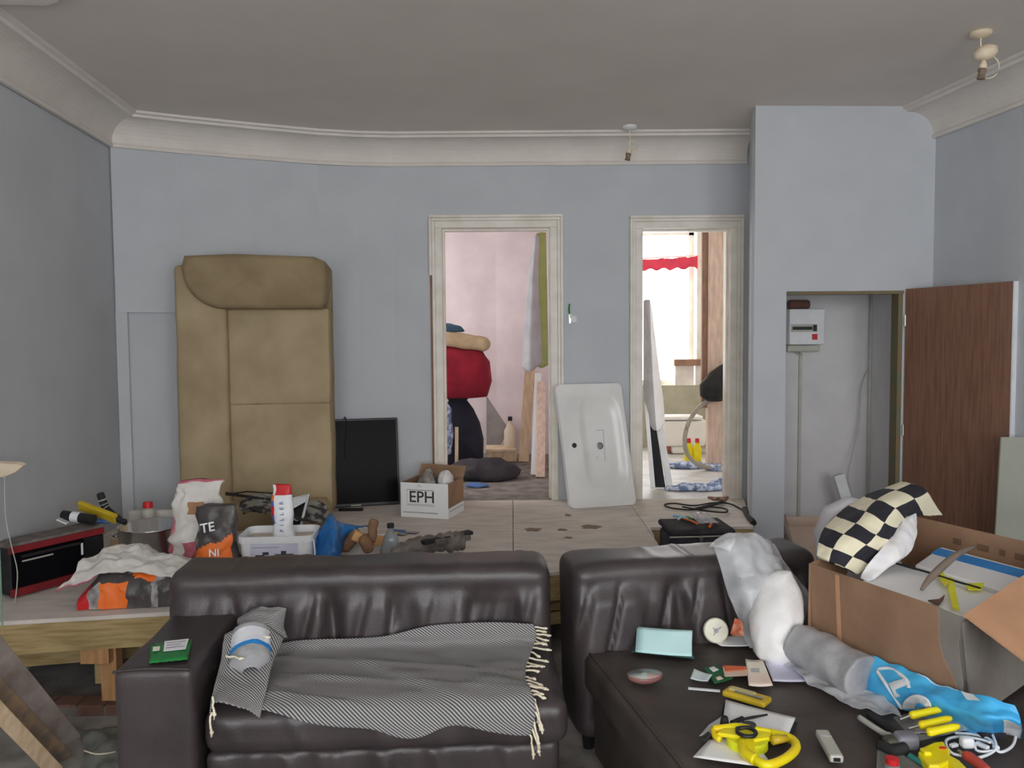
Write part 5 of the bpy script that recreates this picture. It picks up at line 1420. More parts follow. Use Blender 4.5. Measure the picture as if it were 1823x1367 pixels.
def bin_(name, px, py, y, w_, d_, h_, m, lab, stack=0.0):
    c = py_(px, py, y)
    t = thing(name, (c.x, c.y, c.z - h_), lab, 'bin')
    def rg(z, g, rr=.04):
        o = []
        for (cx_, cy_, a0_) in ((rr, rr, PI), (w_ - rr, rr, 1.5 * PI), (w_ - rr, d_ - rr, 0), (rr, d_ - rr, PI / 2)):
            for k in range(5):
                a = a0_ + PI / 2 * k / 4
                o.append((c.x + (cx_ + rr * math.cos(a) - w_ / 2) * g, c.y + (cy_ + rr * math.sin(a) - d_ / 2) * g, c.z - h_ + z))
        return o + [o[0]]
    MB().grid([rg(.0, .2), rg(0, .82), rg(h_ * .96, .97), rg(h_ * .93, 1.03), rg(h_, 1.04), rg(h_, .98), rg(.02, .8), rg(.02, .2)]).build('bin_wall', m, t, smooth=False)
    return t
TUB = mat('pinkish_beige_plastic', (178, 158, 142), .5, (168, 148, 132), 7)
bin_('plastic_bin', 1434, 928, 5.60, .36, .30, .26, TUB, 'beige plastic bin, upper of the two inside the cupboard foot')
c = py_(1434, 930, 5.60)
t = thing('paint_tub', (c.x, 5.6, 0), 'grey stained tub holding the beige bin in the cupboard', 'tub')
zz = c.z - .262
MB().lathe([(0, 0), (.145, 0), (.165, zz), (0, zz)], (c.x + .01, 5.6, 0), 26).build('tub_wall', mat('stained_grey_tub', (120, 116, 114), .6, (80, 60, 60), 12), t, smooth=False)
t = thing('wood_offcut', (1.78, 5.35, 0), 'brown stick leaning by the bins in the cupboard', 'stick')
MB().beam((1.86, 5.25, .02), (1.775, 5.40, .47), .03, .02).build('stick', OLDWOOD, t)
MB().beam((1.86, 5.25, .02), (1.862, 5.246, .006), .035, .024).build('stick_end', BROWNWOOD, t)
# plasterboard offcut by the open door
q = [V((2.44, 4.22, .002)), V((2.80, 4.22, .002)), V((2.80, 4.44, 1.16)), V((2.60, 4.44, 1.16))]
t0 = py_(1783, 778, 4.44); q[3] = V((t0.x, 4.44, t0.z)); q[2].z = t0.z - .002; q[0].x = py_(1762, 940, 4.3).x - .035
MB_ = MB().slab(q[::-1], .0125)
tag(MB_.build('plasterboard_offcut', GREYB), 'grey plasterboard offcut leaning in front of the brown door', 'board')
# ------------------------------------------------------------------ big cardboard box on the chaise
bx = thing('cardboard_box', (1.4, 2.95, SZ), 'large torn brown cardboard box on the chaise holding white packing', 'box')
HA, HB = 0.82, 0.87
A_, D_ = pz(1440, 1003, HA), pz(1716, 1096, HA)
B_ = pz(1630, 919, HB)
C_ = B_ + (D_ - A_); C_.z = HB
BZ = SZ + 0.006
inn = ((A_ + B_ + C_ + D_) / 4)
def down(p, k=0.0):
    q = V((p.x, p.y, BZ)); c_ = V((inn.x, inn.y, BZ)); return q + (c_ - q) * k
def wall_panel(a, b, k0=0.0, k1=0.0, t=0.006):
    d = (b - a); n = V((-d.y, d.x, 0)).normalized()
    if n.dot(inn - a) < 0: n = -n
    a0, b0 = down(a, k0), down(b, k1)
    return [a0, b0, b, a], n * t
q, n = wall_panel(A_, D_, 0.05)
# near face with its torn right edge
fa = lambda u, v: q[0].lerp(q[1], u).lerp(q[3].lerp(q[2], u), v)
edge = [(0.97, 0.0), (0.985, 0.2), (0.975, 0.33), (0.955, 0.42), (0.90, 0.55), (0.87, 0.68), (0.865, 0.82), (0.86, 1.0)]
outl = [fa(0, 0)] + [fa(*e) for e in edge] + [fa(0, 1)]
def poly_panel(pts, n, name, m, par):
    k = len(pts)
    vs = list(pts) + [p + n for p in pts]
    return MB().add(vs, [tuple(range(k)), tuple(range(k, 2 * k))[::-1]] + [(i, (i + 1) % k, k + (i + 1) % k, k + i) for i in range(k)]).build(name, m, par)
poly_panel(outl, n, 'front_panel', CARD, bx)
lin_ = [fa(*e) + n * .5 for e in edge] + [fa(.99, 1.0) + n * .5, fa(.985, .7) + n * .5, fa(1.005, .35) + n * .5, fa(1.0, 0) + n * .5]
poly_panel([fa(e[0] - .01, e[1]) + n * .3 for e in edge] + [fa(.985, .98) + n * .3, fa(.97, .74) + n * .3, fa(.985, .55) + n * .3, fa(1.0, .42) + n * .3, fa(1.0, 0) + n * .3], n * .4, 'torn_ply', CARDD, bx)
MB().slab([fa(.205, .02) - n * .5, fa(.235, .02) - n * .5, fa(.235, .985) - n * .5, fa(.205, .985) - n * .5], .0008).build('flute_crease', CARDL, bx)
for (a, b, nm) in ((A_, B_, 'side_panel'), (B_, C_, 'back_panel')):
    q2, n2 = wall_panel(a, b)
    poly_panel(q2, n2, nm, CARD, bx)
q2, n2 = wall_panel(C_, D_)
q2[3] = q2[3] + V((0, 0, -.14)); 
poly_panel([q2[0], q2[0].lerp(q2[1], .9), q2[2].lerp(q2[3], .0) + V((0, 0, -.02)), q2[3] + V((0, 0, .14))], n2, 'side_panel', CARDD, bx)
poly_panel([down(A_, .02), down(D_, .02), down(C_, .02), down(B_, .02)], V((0, 0, .006)), 'bottom_panel', CARD, bx)
# outward flap hinged on the right edge
f0, f1 = D_ + V((0, 0, .004)), C_ + V((0, 0, .004))
f2 = py_(1900, 1232, 2.12); f3 = py_(1990, 1120, 2.5)
nf = (f1 - f0).cross(f2 - f0).normalized() * .006
poly_panel([f0, f2, f1 + (f2 - f0), f1], nf, 'flap', CARDL, bx)
for (u0, u1, z_, r_) in ((.30, .36, .55, 1), (.47, .55, .62, 1), (.62, .66, .58, 1), (.72, .80, .52, 1)):
    p0_, p1_ = B_.lerp(C_, u0), B_.lerp(C_, u1)
    n3 = (V((inn.x, inn.y, 0)) - V((p0_.x, p0_.y, 0))); dq = (C_ - B_); nn3 = V((-dq.y, dq.x, 0)).normalized()
    if nn3.dot(n3) < 0: nn3 = -nn3
    o_ = nn3 * .0075
    MB().slab([p0_ + o_ + V((0, 0, -.075)), p1_ + o_ + V((0, 0, -.075)), p1_ + o_ + V((0, 0, -.05)), p0_ + o_ + V((0, 0, -.05))], .0005).build('stain_mark', mat('dark_card_print', (104, 80, 62), .9), bx)
# packing inside
zt = 0.785
def tp(px, py, z=zt): return pz(px, py, z)
pk1 = thing('packing_block', (1.6, 3.1, SZ + .02), 'white packing block with a bright blue stripe at the back of the box', 'packaging')
L0, L1, R1_, R0 = A_.lerp(B_, .52).lerp(D_.lerp(C_, .52), .34), A_.lerp(B_, .93).lerp(D_.lerp(C_, .93), .25), D_.lerp(C_, .93), D_.lerp(C_, .52)
def inset(p, k=.06): r = p + (inn - p) * k; return V((r.x, r.y, 0))
L0, L1, R1_, R0 = [inset(p) for p in (L0, L1, R1_, R0)]
def blockq(q, z0, z1): return MB().hexa([V((p.x, p.y, z0)) for p in q] + [V((p.x, p.y, z1)) for p in q])
blockq([L0, R0, R1_, L1], SZ + .02, .79).build('white_foam', FOAM, pk1, bevel=.006)
la, ra = L0.lerp(L1, .60), R0.lerp(R1_, .60)
lb, rb = L0.lerp(L1, .92), R0.lerp(R1_, .92)
blockq([la, ra, rb, lb], .7902, .7915).build('blue_stripe', BLUE, pk1)
pk2 = thing('packing_block', (1.35, 2.8, SZ + .02), 'plain white packing block at the front of the cardboard box', 'packaging')
M0, M1, S1, S0 = [inset(p) for p in (A_.lerp(B_, .10).lerp(D_.lerp(C_, .10), .26), A_.lerp(B_, .485).lerp(D_.lerp(C_, .485), .22), D_.lerp(C_, .485), D_.lerp(C_, .10))]
blockq([M0, S0, S1, M1], SZ + .02, .78).build('white_foam', FOAM, pk2, bevel=.006)
tag(MB().tube(curve([tp(1596, 1003, .797), tp(1650, 1018, .797), tp(1700, 1034, .797), tp(1745, 1047, .797)], 10), .004, 5).build('black_line', BLACKM), 'thin black line between the two white packing blocks', 'strap')  # black line along the join of the two blocks, drawn as a tube
tag(MB().tube(curve([tp(1641, 1049, .8051), tp(1655, 1030, .8201), tp(1678, 1008, .8351), tp(1705, 986, .8451), tp(1735, 973, .8451)], 22), [.006 + .008 * math.sin(PI * i / 21) for i in range(22)], 6).build('bent_strip', mat('grey_brown_strip', (118, 104, 94), .5), smooth=True), 'curved grey brown strip lying over the packing blocks', 'strip')
for k, (pts_, lab) in enumerate((([(1672, 1022), (1678, 1018), (1690, 1036), (1682, 1044), (1674, 1032)], 'small yellow tape tab at the left end of the tape'),
                                 ([(1690, 1028), (1697, 1030), (1708, 1086), (1696, 1082), (1688, 1050)], 'long yellow tape strip running down the front packing block'),
                                 ([(1718, 1040), (1752, 1038), (1748, 1050), (1724, 1050)], 'yellow tape piece at the right of the packing'))):
    p_ = [pz(a, b, .793) for a, b in pts_]
    tag(MB().prism([(v.x, v.y) for v in p_], .7915, .7955).build('yellow_tape', mat('lemon_tape', (214, 206, 40), .4)), lab, 'tape')
tag(MB().slab([pz(1652, 1070, .788), pz(1672, 1068, .788), pz(1682, 1060, .79), pz(1680, 1068, .788), pz(1672, 1078, .788)], .004).build('brown_card_scrap', mat('brown_scrap', (92, 70, 58), .8)), 'dark brown scrap on the front packing block', 'scrap')
# pillow, checked blanket and white cloth over the left end of the box
R_ = [(V(c_), a_, b_) for c_, a_, b_ in (((1.40, 3.20, BZ + .012), .10, .08), ((1.40, 3.20, .55), .17, .11), ((1.38, 3.24, .72), .165, .11), ((1.35, 3.29, .86), .135, .09), ((1.36, 3.31, .95), .09, .06), ((1.38, 3.32, .985), .03, .02))]
tag(MB().blob(R_, 24, .02, 7, 3, 2.4).build('grey_pillow', mat('pale_grey_pillow', (170, 168, 172), .9), smooth=True), 'pale grey pillow under the checked blanket in the box', 'pillow')
ctl = [pl([(1456, 992), (1468, 948), (1500, 913), (1548, 884), (1606, 861)], (3.0, 3.1, 3.22, 3.36, 3.46)),
       pl([(1476, 1000), (1500, 958), (1534, 925), (1572, 888), (1622, 864)], (2.95, 2.98, 3.06, 3.2, 3.36)),
       pl([(1500, 1010), (1532, 975), (1562, 946), (1596, 905), (1645, 876)], (2.94, 2.95, 3.0, 3.12, 3.33)),
       pl([(1525, 1022), (1560, 985), (1588, 950), (1612, 920), (1674, 916)], (2.96, 2.99, 3.05, 3.2, 3.45))]
a, b = surf(ctl, 40, 60, .012, 12, 5, 3.0, 7.0, (-.3, -.8, .5))
for i in range(len(b)):
    for j in range(len(b[0])):
        b[i][j] = (b[i][j][0] * 1.0 + .06 * math.sin(b[i][j][1] * 1.7), b[i][j][1] + .08 * math.sin(b[i][j][0] * 2.2))
tag(MB().grid(a, uvs=b).build('checked_blanket', CHECK, smooth=True, solid=.022), 'black and cream checked blanket heaped in the cardboard box', 'blanket')
ctl = [pl([(1606, 918), (1590, 945), (1570, 975), (1548, 1000), (1532, 1030)], (3.2, 3.08, 2.98, 2.93, 2.90)),
       pl([(1616, 920), (1606, 950), (1590, 980), (1568, 1004), (1545, 1034)], (3.18, 3.05, 2.96, 2.92, 2.88)),
       pl([(1624, 916), (1622, 950), (1606, 985), (1588, 1002), (1556, 1030)], (3.2, 3.08, 2.98, 2.93, 2.89)),
       pl([(1629, 914), (1632, 945), (1622, 978), (1602, 996), (1560, 1020)], (3.24, 3.14, 3.04, 2.98, 2.93))]
a, b = surf(ctl, 26, 44, .010, 16, 8, nrm=(.2, -.8, .5))
tag(MB().grid(a).build('white_shirt', mat('white_cotton', (206, 204, 216), .9, (196, 194, 206), 8), smooth=True, solid=.006), 'white twisted cloth hanging beside the checked blanket', 'cloth')

# ------------------------------------------------------------------ bags at the right end of the backrest
ctl = [pl([(1268, 968), (1285, 1020), (1305, 1080), (1322, 1130), (1335, 1152)], (3.14, 3.10, 3.10, 3.09, 3.06)),
       pl([(1300, 950), (1318, 1010), (1332, 1070), (1345, 1120), (1352, 1150)], (3.14, 3.05, 3.05, 3.05, 3.05)),
       pl([(1340, 950), (1352, 1010), (1364, 1070), (1372, 1115), (1375, 1140)], (3.16, 3.06, 3.06, 3.07, 3.07)),
       pl([(1366, 958), (1388, 1010), (1400, 1060), (1402, 1100), (1402, 1130)], (3.20, 3.12, 3.10, 3.10, 3.10)),
       pl([(1378, 968), (1404, 1010), (1440, 1050), (1446, 1090), (1440, 1120)], (3.26, 3.20, 3.16, 3.14, 3.13))]
a, b = surf(ctl, 40, 50, .022, 11, 4)
t = thing('clear_plastic_bag', tuple(py_(1350, 1100, 2.95)), 'crumpled clear plastic bag hanging over the chaise backrest', 'bag')
MB().grid(a).build('film', CLEAR, t, smooth=True, solid=.002)
ctl2 = [[p + V((.015, .05, 0)) for p in r] for r in (pl([(1300, 985), (1315, 1050), (1335, 1110)], (3.14, 3.12, 3.11)), pl([(1345, 982), (1360, 1050), (1370, 1110)], (3.12, 3.08, 3.08)), pl([(1388, 1000), (1405, 1055), (1412, 1105)], (3.18, 3.14, 3.13)))]
a, b = surf(ctl2, 20, 24, .012, 12, 9)
MB().grid(a).build('grey_contents', PLAST_G, t, smooth=True, solid=.01)
ctl = [pl([(1272, 962), (1268, 966), (1262, 972)], (3.13, 3.12, 3.1)), pl([(1290, 952), (1288, 962), (1280, 975)], (3.13, 3.09, 3.07)), pl([(1312, 950), (1308, 966), (1300, 982)], (3.13, 3.07, 3.05))]
a, b = surf(ctl, 14, 14, .012, 26, 2)
MB().grid(a).build('knotted_edge', CLEAR, t, smooth=True, solid=.003)
# white bag in front
def lean_lump(name, rings, m, label, cat, amp, sc_, seed, pw=2.2, mi=0):
    R_ = [(py_(px, py, y), a_, b_) for px, py, y, a_, b_ in rings]
    return tag(MB().blob(R_, 30, amp, sc_, seed, pw, mi).build(name, m, smooth=True), label, cat)
R_ = []
wbz = SZ + .004
c0 = pz(1392, 1182, wbz)
for dz, dx, dy, a_, b_ in ((0, .01, 0, .065, .06), (.02, .005, .0, .088, .08), (.07, .0, .01, .098, .09), (.14, .01, .04, .096, .085), (.21, .025, .075, .082, .07), (.26, .04, .095, .058, .05), (.295, .05, .10, .025, .022), (.30, .05, .10, .008, .008)):
    R_.append((c0 + V((dx, dy + .05, dz)), a_, b_))
RR = []
for i in range(28):
    x_ = i / 27 * (len(R_) - 1); k_ = min(int(x_), len(R_) - 2); f_ = x_ - k_
    RR.append((R_[k_][0].lerp(R_[k_ + 1][0], f_), R_[k_][1] * (1 - f_) + R_[k_ + 1][1] * f_, R_[k_][2] * (1 - f_) + R_[k_ + 1][2] * f_))
tag(MB().blob(RR, 60, .016, 10, 4).build('white_bag', PLAST_W, smooth=True), 'tied white polythene bag sitting on the chaise before the box', 'bag')
# grey roll wrapped in plastic
r0_, r1_ = pz(1432, 1150, SZ + .075), pz(1530, 1205, SZ + .06)
rp_ = curve([r0_ + (r0_ - r1_) * .08, r0_, r0_.lerp(r1_, .5), r1_, r1_ + (r1_ - r0_) * .1], 30)
mb = MB().tube(rp_, [.076 * min(1, .35 + i * .16) * min(1, .3 + (29 - i) * .16) for i in range(30)], 22)
mb.v = [p + V((ns(p, 14, 1), ns(p, 14, 4), ns(p, 14, 7))) * .012 for p in mb.v]
for p in mb.v: p.z = max(p.z, SZ + .003)
tag(mb.build('grey_duvet_roll', PLAST_G, smooth=True), 'grey plastic wrapped roll lying before the cardboard box', 'roll')
ctl = [[pz(1385, 1170, SZ + .02), pz(1420, 1198, SZ + .02), pz(1438, 1215, SZ + .015)], [pz(1440, 1188, SZ + .03), pz(1462, 1212, SZ + .02), pz(1480, 1238, SZ + .01)], [pz(1500, 1212, SZ + .03), pz(1520, 1236, SZ + .02), pz(1535, 1262, SZ + .012)], [pz(1560, 1232, SZ + .03), pz(1590, 1256, SZ + .02), pz(1605, 1276, SZ + .01)]]
a, b = surf(ctl, 34, 22, .014, 18, 2, nrm=(0, 0, 1))
for r in a:
    for p in r: p.z = max(p.z, SZ + .003)
tag(MB().grid(a).build('clear_sheet', CLEAR, smooth=True, solid=.002), 'crumpled clear sheet spreading in front of the grey roll', 'sheet')
R_ = []
# blue bag
fd = (D_ - A_)
def facey(px, off):                      # depth of the box's near face along a sight line, less off
    d = ray(px, 1200); k = d.x / d.y
    t_ = (k * A_.y - A_.x) / (fd.x - k * fd.y)
    return A_.y + fd.y * min(t_, 1.12) - off
def bg(pts, offs):
    o = []
    for (px, py), f_ in zip(pts, offs):
        p = pz(px, py, SZ + .010) if f_ is None else py_(px, py, facey(px, f_))
        p.z = max(p.z, SZ + .008); o.append(p)
    return o
ctl = [bg([(1533, 1196), (1535, 1210), (1540, 1226), (1556, 1243)], (.03, .05, .07, None)),
       bg([(1549, 1166), (1556, 1192), (1570, 1224), (1592, 1258)], (.02, .05, .08, None)),
       bg([(1590, 1181), (1600, 1206), (1612, 1234), (1630, 1270)], (.02, .06, .09, None)),
       bg([(1640, 1203), (1650, 1226), (1662, 1252), (1684, 1290)], (.02, .06, .09, None)),
       bg([(1690, 1224), (1704, 1248), (1716, 1274), (1730, 1306)], (.02, .06, .08, None)),
       bg([(1724, 1232), (1742, 1254), (1756, 1280), (1764, 1308)], (.03, .06, .08, None)),
       bg([(1770, 1243), (1786, 1262), (1796, 1284), (1796, 1308)], (.05, .07, .09, None)),
       bg([(1806, 1256), (1814, 1272), (1819, 1292), (1818, 1312)], (.08, .09, .10, None))]
bb = thing('blue_carrier_bag', tuple(pz(1660, 1250, SZ)), 'bright blue woven carrier bag with white handles below the box', 'bag')
a, b = surf(ctl, 60, 32, .012, 14, 6, nrm=(0, -.4, .9))
def bagm(u, v):
    if .80 < u < .97 and v > .62: return 1
    if .40 < u < .62 and .0 < v < .06: return 1
    if .66 < u < .74 and v < .2: return 1
    return 0
MB().grid(a, mi=bagm).build('woven_sheet', [BLUEBAG, WHITEP], bb, smooth=True, solid=.003)
def onbag(px, py, lift=.004):
    best = None; d = ray(px, py)
    for r in a:
        for p in r:
            t_ = (p - CAM).dot(d) / d.dot(d)
            e = (CAM + d * t_ - p).length
            if best is None or e < best[0]: best = (e, p)
    return CAM + d * ((best[1] - CAM).dot(d) / d.dot(d)) - d.normalized() * lift
def strap(pts, wd_, name, m):
    P_ = curve([onbag(*p) for p in pts], 20)
    rws = []
    for i, p in enumerate(P_):
        t_ = (P_[min(i + 1, 19)] - P_[max(i - 1, 0)]).normalized()
        s = t_.cross((p - CAM).normalized()).normalized() * wd_ / 2
        rws.append([p - s, p + s])
    return MB().grid(rws).build(name, m, bb, smooth=True, solid=.002)
strap([(1560, 1193), (1578, 1219), (1596, 1246), (1606, 1262)], .010, 'handle', WHITEP)
strap([(1562, 1192), (1582, 1190), (1602, 1200), (1616, 1214), (1618, 1224)], .012, 'handle', WHITEP)
strap([(1588, 1229), (1600, 1225), (1618, 1220)], .045, 'white_patch', WHITEP)
def patch(cx, cy, rx, ry, name, m, lift):
    MB().grid([[onbag(cx - rx * k / 6 * math.cos(PI * i / 16), cy - ry * k / 6 * math.sin(PI * i / 16), lift) for i in range(17)] for k in range(7)]).build(name, m, bb, smooth=True, solid=.0015)
patch(1632, 1262, 27, 26, 'white_half_circle', WHITEP, .016)
patch(1637, 1260, 9, 8, 'blue_dot', BLUEBAG, .021)

# ------------------------------------------------------------------ papers and small things on the chaise
def sheet(name, quad, m, label, cat='paper', z=SZ + .004, t=.0015, curl=0.0, parent=None):
    q = [pz(a, b, z) if len((a, b)) == 2 else None for a, b in quad]
    rws = []
    for i in range(9):
        r = []
        for j in range(9):
            u, v = i / 8, j / 8
            p = q[0].lerp(q[1], u).lerp(q[3].lerp(q[2], u), v)
            r.append(p + V((0, 0, curl * (4 * (u - .5) ** 2 + .3 * math.sin(v * 5) + .3))))
        rws.append(r)
    o = MB().grid(rws).build(name, m, parent, smooth=True, solid=t)
    return tag(o, label, cat) if parent is None else o
fo = sheet('green_folder', [(1128, 1148), (1232, 1160), (1236, 1172), (1124, 1160)], mat('dark_teal_card', (50, 84, 80), .6), 'dark green folder under the pale blue papers', 'folder', t=.004)
sb = thing('blue_papers', tuple(pz(1180, 1165, SZ + .012)), 'pale blue sheets propped up against the chaise backrest', 'paper')
q = [pz(1131, 1160, SZ + .012), pz(1229, 1168, SZ + .012)]
q += [py_(1230, 1122, q[1].y + .09), py_(1134, 1115, q[0].y + .09)]
for k in range(3):
    o_ = V((.002 * k, -.004 * k, .001 * k))
    rws = [[q[0].lerp(q[1], i / 8).lerp(q[3].lerp(q[2], i / 8), j / 8) + o_ + V((0, -.007 * math.sin(PI * j / 8) * math.sin(i * .7) - .006 * math.sin(PI * i / 8), 0)) for j in range(9)] for i in range(9)]
    MB().grid(rws).build('sheet', PALEBLUE, sb, smooth=True, solid=.0012)
nrm_ = (q[1] - q[0]).cross(q[3] - q[0]).normalized()
if nrm_.y > 0: nrm_ = -nrm_
# tape disc leaning on the backrest
dc = thing('white_disc', tuple(pz(1275, 1138, SZ)), 'white round clock-like disc leaning on the chaise backrest', 'disc')
cy = pz(1275, 1140, SZ).y - .03
c_ = py_(1275, 1117, cy); rad = abs(py_(1297, 1117, cy).x - c_.x)
c_.z = SZ + rad + .002
Mr = Matrix.Rotation(math.radians(76), 3, 'X') 
MB().lathe([(0, -.018), (rad, -.018), (rad, .0), (rad * .93, .004), (rad * .90, .0), (0, .0)], c_, 34, Mr).build('body', mat('off_white_plastic', (206, 200, 184), .5), dc, smooth=False)
for an, L_ in ((.6, .5), (2.4, .34), (4.2, .42)):
    e = V((math.cos(an) * rad * L_, math.sin(an) * rad * L_, .0012))
    MB().tube([Mr @ V((0, 0, .0012)) + c_, Mr @ e + c_], .0022, 5).build('hand', PRINTL, dc)
MB().lathe([(0, 0), (rad * .2, 0), (rad * .2, .001), (0, .001)], c_, 14, Mr).build('centre_print', PRINTL, dc)
sheet('white_leaflet', [(1250, 1134), (1345, 1130), (1346, 1150), (1284, 1151)], PAPER, 'white sheet lying below the round disc on the chaise', curl=.003)
tag(MB().slab([py_(1304, 1132, 3.02), py_(1325, 1132, 2.98), py_(1322, 1108, 3.04), py_(1312, 1104, 3.06)], .014).build('orange_booklet', mat('orange_red_print', (168, 84, 62), .6, (196, 150, 120), 30)), 'orange patterned booklet peeping from under the clear bag', 'booklet')
# shell
sh = thing('shell_dish', tuple(pz(1148, 1210, SZ)), 'pearly oval shell dish on the left of the chaise seat', 'dish')
cs = pz(1148, 1213, SZ)
MB().lathe([(0, .006), (.03, .006), (.054, .016), (.06, .027), (.063, .026), (.058, .012), (.04, .001), (0, 0)], cs, 28, Matrix.Rotation(.2, 3, 'Z'), sx=1, sy=.72).build('shell_bowl', SHELLP, sh, smooth=True)
MB().lathe([(0, .008), (.029, .0082), (.052, .018), (.0585, .027)], cs, 28, Matrix.Rotation(.2, 3, 'Z'), sx=1, sy=.72).build('pearl_lining', SHELLM, sh, smooth=True)
lump('shell_stone', cs + V((-.002, 0, .009)), .026, .02, .018, mat('blue_green_pearl', (100, 170, 176), .3, (190, 170, 110), 40), 'bluish pearly stone lying in the shell dish', 'stone', .004, 40, 2)
# green and white packets
g1 = thing('green_packet', tuple(pz(1278, 1202, SZ)), 'dark green seed packet in the middle of the chaise', 'packet')
sheet('foil', [(1252, 1190), (1274, 1184), (1306, 1208), (1272, 1218)], mat('dark_green_print', (30, 88, 52), .5), '', z=SZ + .006, t=.003, curl=.002, parent=g1)
sheet('white_corner', [(1262, 1189), (1270, 1186), (1280, 1192), (1270, 1196)], PAPER, '', z=SZ + .010, t=.001, parent=g1)
sheet('pale_print', [(1274, 1206), (1282, 1203), (1288, 1208), (1278, 1211)], PEACH, '', z=SZ + .010, t=.001, parent=g1)
sheet('white_card', [(1236, 1192), (1268, 1203), (1260, 1214), (1229, 1209)], mat('bluish_white_card', (190, 202, 206), .7), 'bluish white card overlapping the dark green packet', z=SZ + .012, t=.002, curl=.003)
g2 = thing('orange_packet', tuple(pz(1306, 1195, SZ)), 'orange and cream small packet beside the dark green packet', 'packet')
MB().hexa([pz(1290, 1205, SZ + .002), pz(1330, 1203, SZ + .002), pz(1330, 1190, SZ + .002), pz(1286, 1186, SZ + .002), pz(1290, 1205, SZ + .018), pz(1330, 1203, SZ + .018), pz(1330, 1190, SZ + .018), pz(1286, 1186, SZ + .018)]).build('carton', mat('cream_print_card', (206, 178, 162), .7), g2, bevel=.003)
sheet('orange_top', [(1287, 1184), (1328, 1186), (1330, 1192), (1292, 1195)], mat('orange_card', (196, 100, 64), .6), '', z=SZ + .020, t=.001, parent=g2)
sheet('lilac_paper', [(1360, 1177), (1418, 1180), (1434, 1214), (1376, 1213)], LILAC, 'plain lilac sheet to the right of the peach leaflet', curl=.002)
p_ = sheet('peach_leaflet', [(1327, 1175), (1357, 1176), (1376, 1222), (1333, 1222)], PEACH, 'narrow peach leaflet overlapping the lilac sheet', z=SZ + .010, curl=.004)
for k in range(2):
    MB().slab([pz(1337, 1190 + 4 * k, SZ + .0165), pz(1352, 1190 + 4 * k, SZ + .0165), pz(1352, 1192 + 4 * k, SZ + .0165), pz(1337, 1192 + 4 * k, SZ + .0165)][::-1], .0005).build('print_line', PRINTL, p_)
tag(MB().beam(pz(1225, 1225, SZ + .006), pz(1282, 1230, SZ + .006), .014, .004).build('white_stick', WHITEP, bevel=.001), 'flat white stick left of the yellow case', 'stick')
# yellow case
yc = thing('yellow_case', tuple(pz(1330, 1245, SZ)), 'flat dull yellow plastic case above the white notepad', 'case')
a0, a1 = pz(1292, 1229, SZ + .012), pz(1368, 1251, SZ + .012)
MB().beam(a0, a1, .062, .020).build('case_body', YELD, yc, bevel=.007)
MB().beam(a0.lerp(a1, .12) + V((0, .006, .012)), a0.lerp(a1, .7) + V((0, .008, .012)), .028, .006).build('clear_lid', mat('smoky_clear_plastic', (170, 160, 110), .3), yc, bevel=.002)
MB().beam(a0.lerp(a1, .2) + V((0, -.015, .012)), a0.lerp(a1, .82) + V((0, -.015, .012)), .010, .005).build('metal_slide', DULLSTEEL, yc)
# notepad and papers
npd = thing('notepad', tuple(pz(1350, 1290, SZ)), 'white notepad with a dark cover edge beneath the yellow reel', 'notepad')
sheet('cover', [(1288, 1252), (1420, 1287), (1402, 1324), (1280, 1300)], NAVY, '', z=SZ + .003, t=.003, parent=npd)
sheet('page', [(1292, 1248), (1416, 1280), (1400, 1316), (1286, 1292)], PAPER, '', z=SZ + .012, t=.006, curl=.002, parent=npd)
sheet('loose_sheet', [(1262, 1318), (1330, 1306), (1380, 1368), (1234, 1348)], PAPER, 'white loose sheet sticking out below the yellow reel', z=SZ + .007, curl=.001)
sheet('grey_leaflet', [(1262, 1290), (1290, 1272), (1284, 1300), (1245, 1310)], mat('greyish_leaflet', (168, 172, 172), .7), 'greyish leaflet under the tip of the yellow reel', z=SZ + .008)
tag(MB().tube([pz(1312, 1282, SZ + .030), pz(1340, 1277, SZ + .030), pz(1366, 1272, SZ + .028)], [.004, .005, .003], 7).build('pen', BLACKP), 'black pen lying across the white notepad', 'pen')
tag(MB().tube([pz(1303, 1287, SZ + .03), pz(1322, 1279, SZ + .03)], .008, 8).build('marker_cap', BLACKM), 'thick black marker end beside the pen', 'pen')
# open-reel tape measure
tr = thing('tape_reel', tuple(pz(1345, 1325, SZ + .02)), 'yellow open-frame tape measure reel with lime winding on papers', 'tape measure')
ZR = SZ + .026
ctr = pz(1345, 1318, ZR)
def rp(px, py, z=0.0): return pz(px, py, ZR + z)
def ringpts(cx, cy, ax_, by_, rot, z, n=40, a0=0, a1=2 * PI):
    o = []
    for i in range(n):
        t_ = a0 + (a1 - a0) * i / (n - 1)
        x, y = ax_ * math.cos(t_), by_ * math.sin(t_)
        o.append(rp(cx + x * math.cos(rot) - y * math.sin(rot), cy + x * math.sin(rot) + y * math.cos(rot), z))
    return o
# D-shaped grip
MB().tube(curve([rp(1345, 1352), rp(1365, 1362), rp(1395, 1352), rp(1416, 1334), rp(1414, 1320), rp(1398, 1311), rp(1372, 1305)], 30), .013, 10).build('grip', YEL, tr, smooth=True)
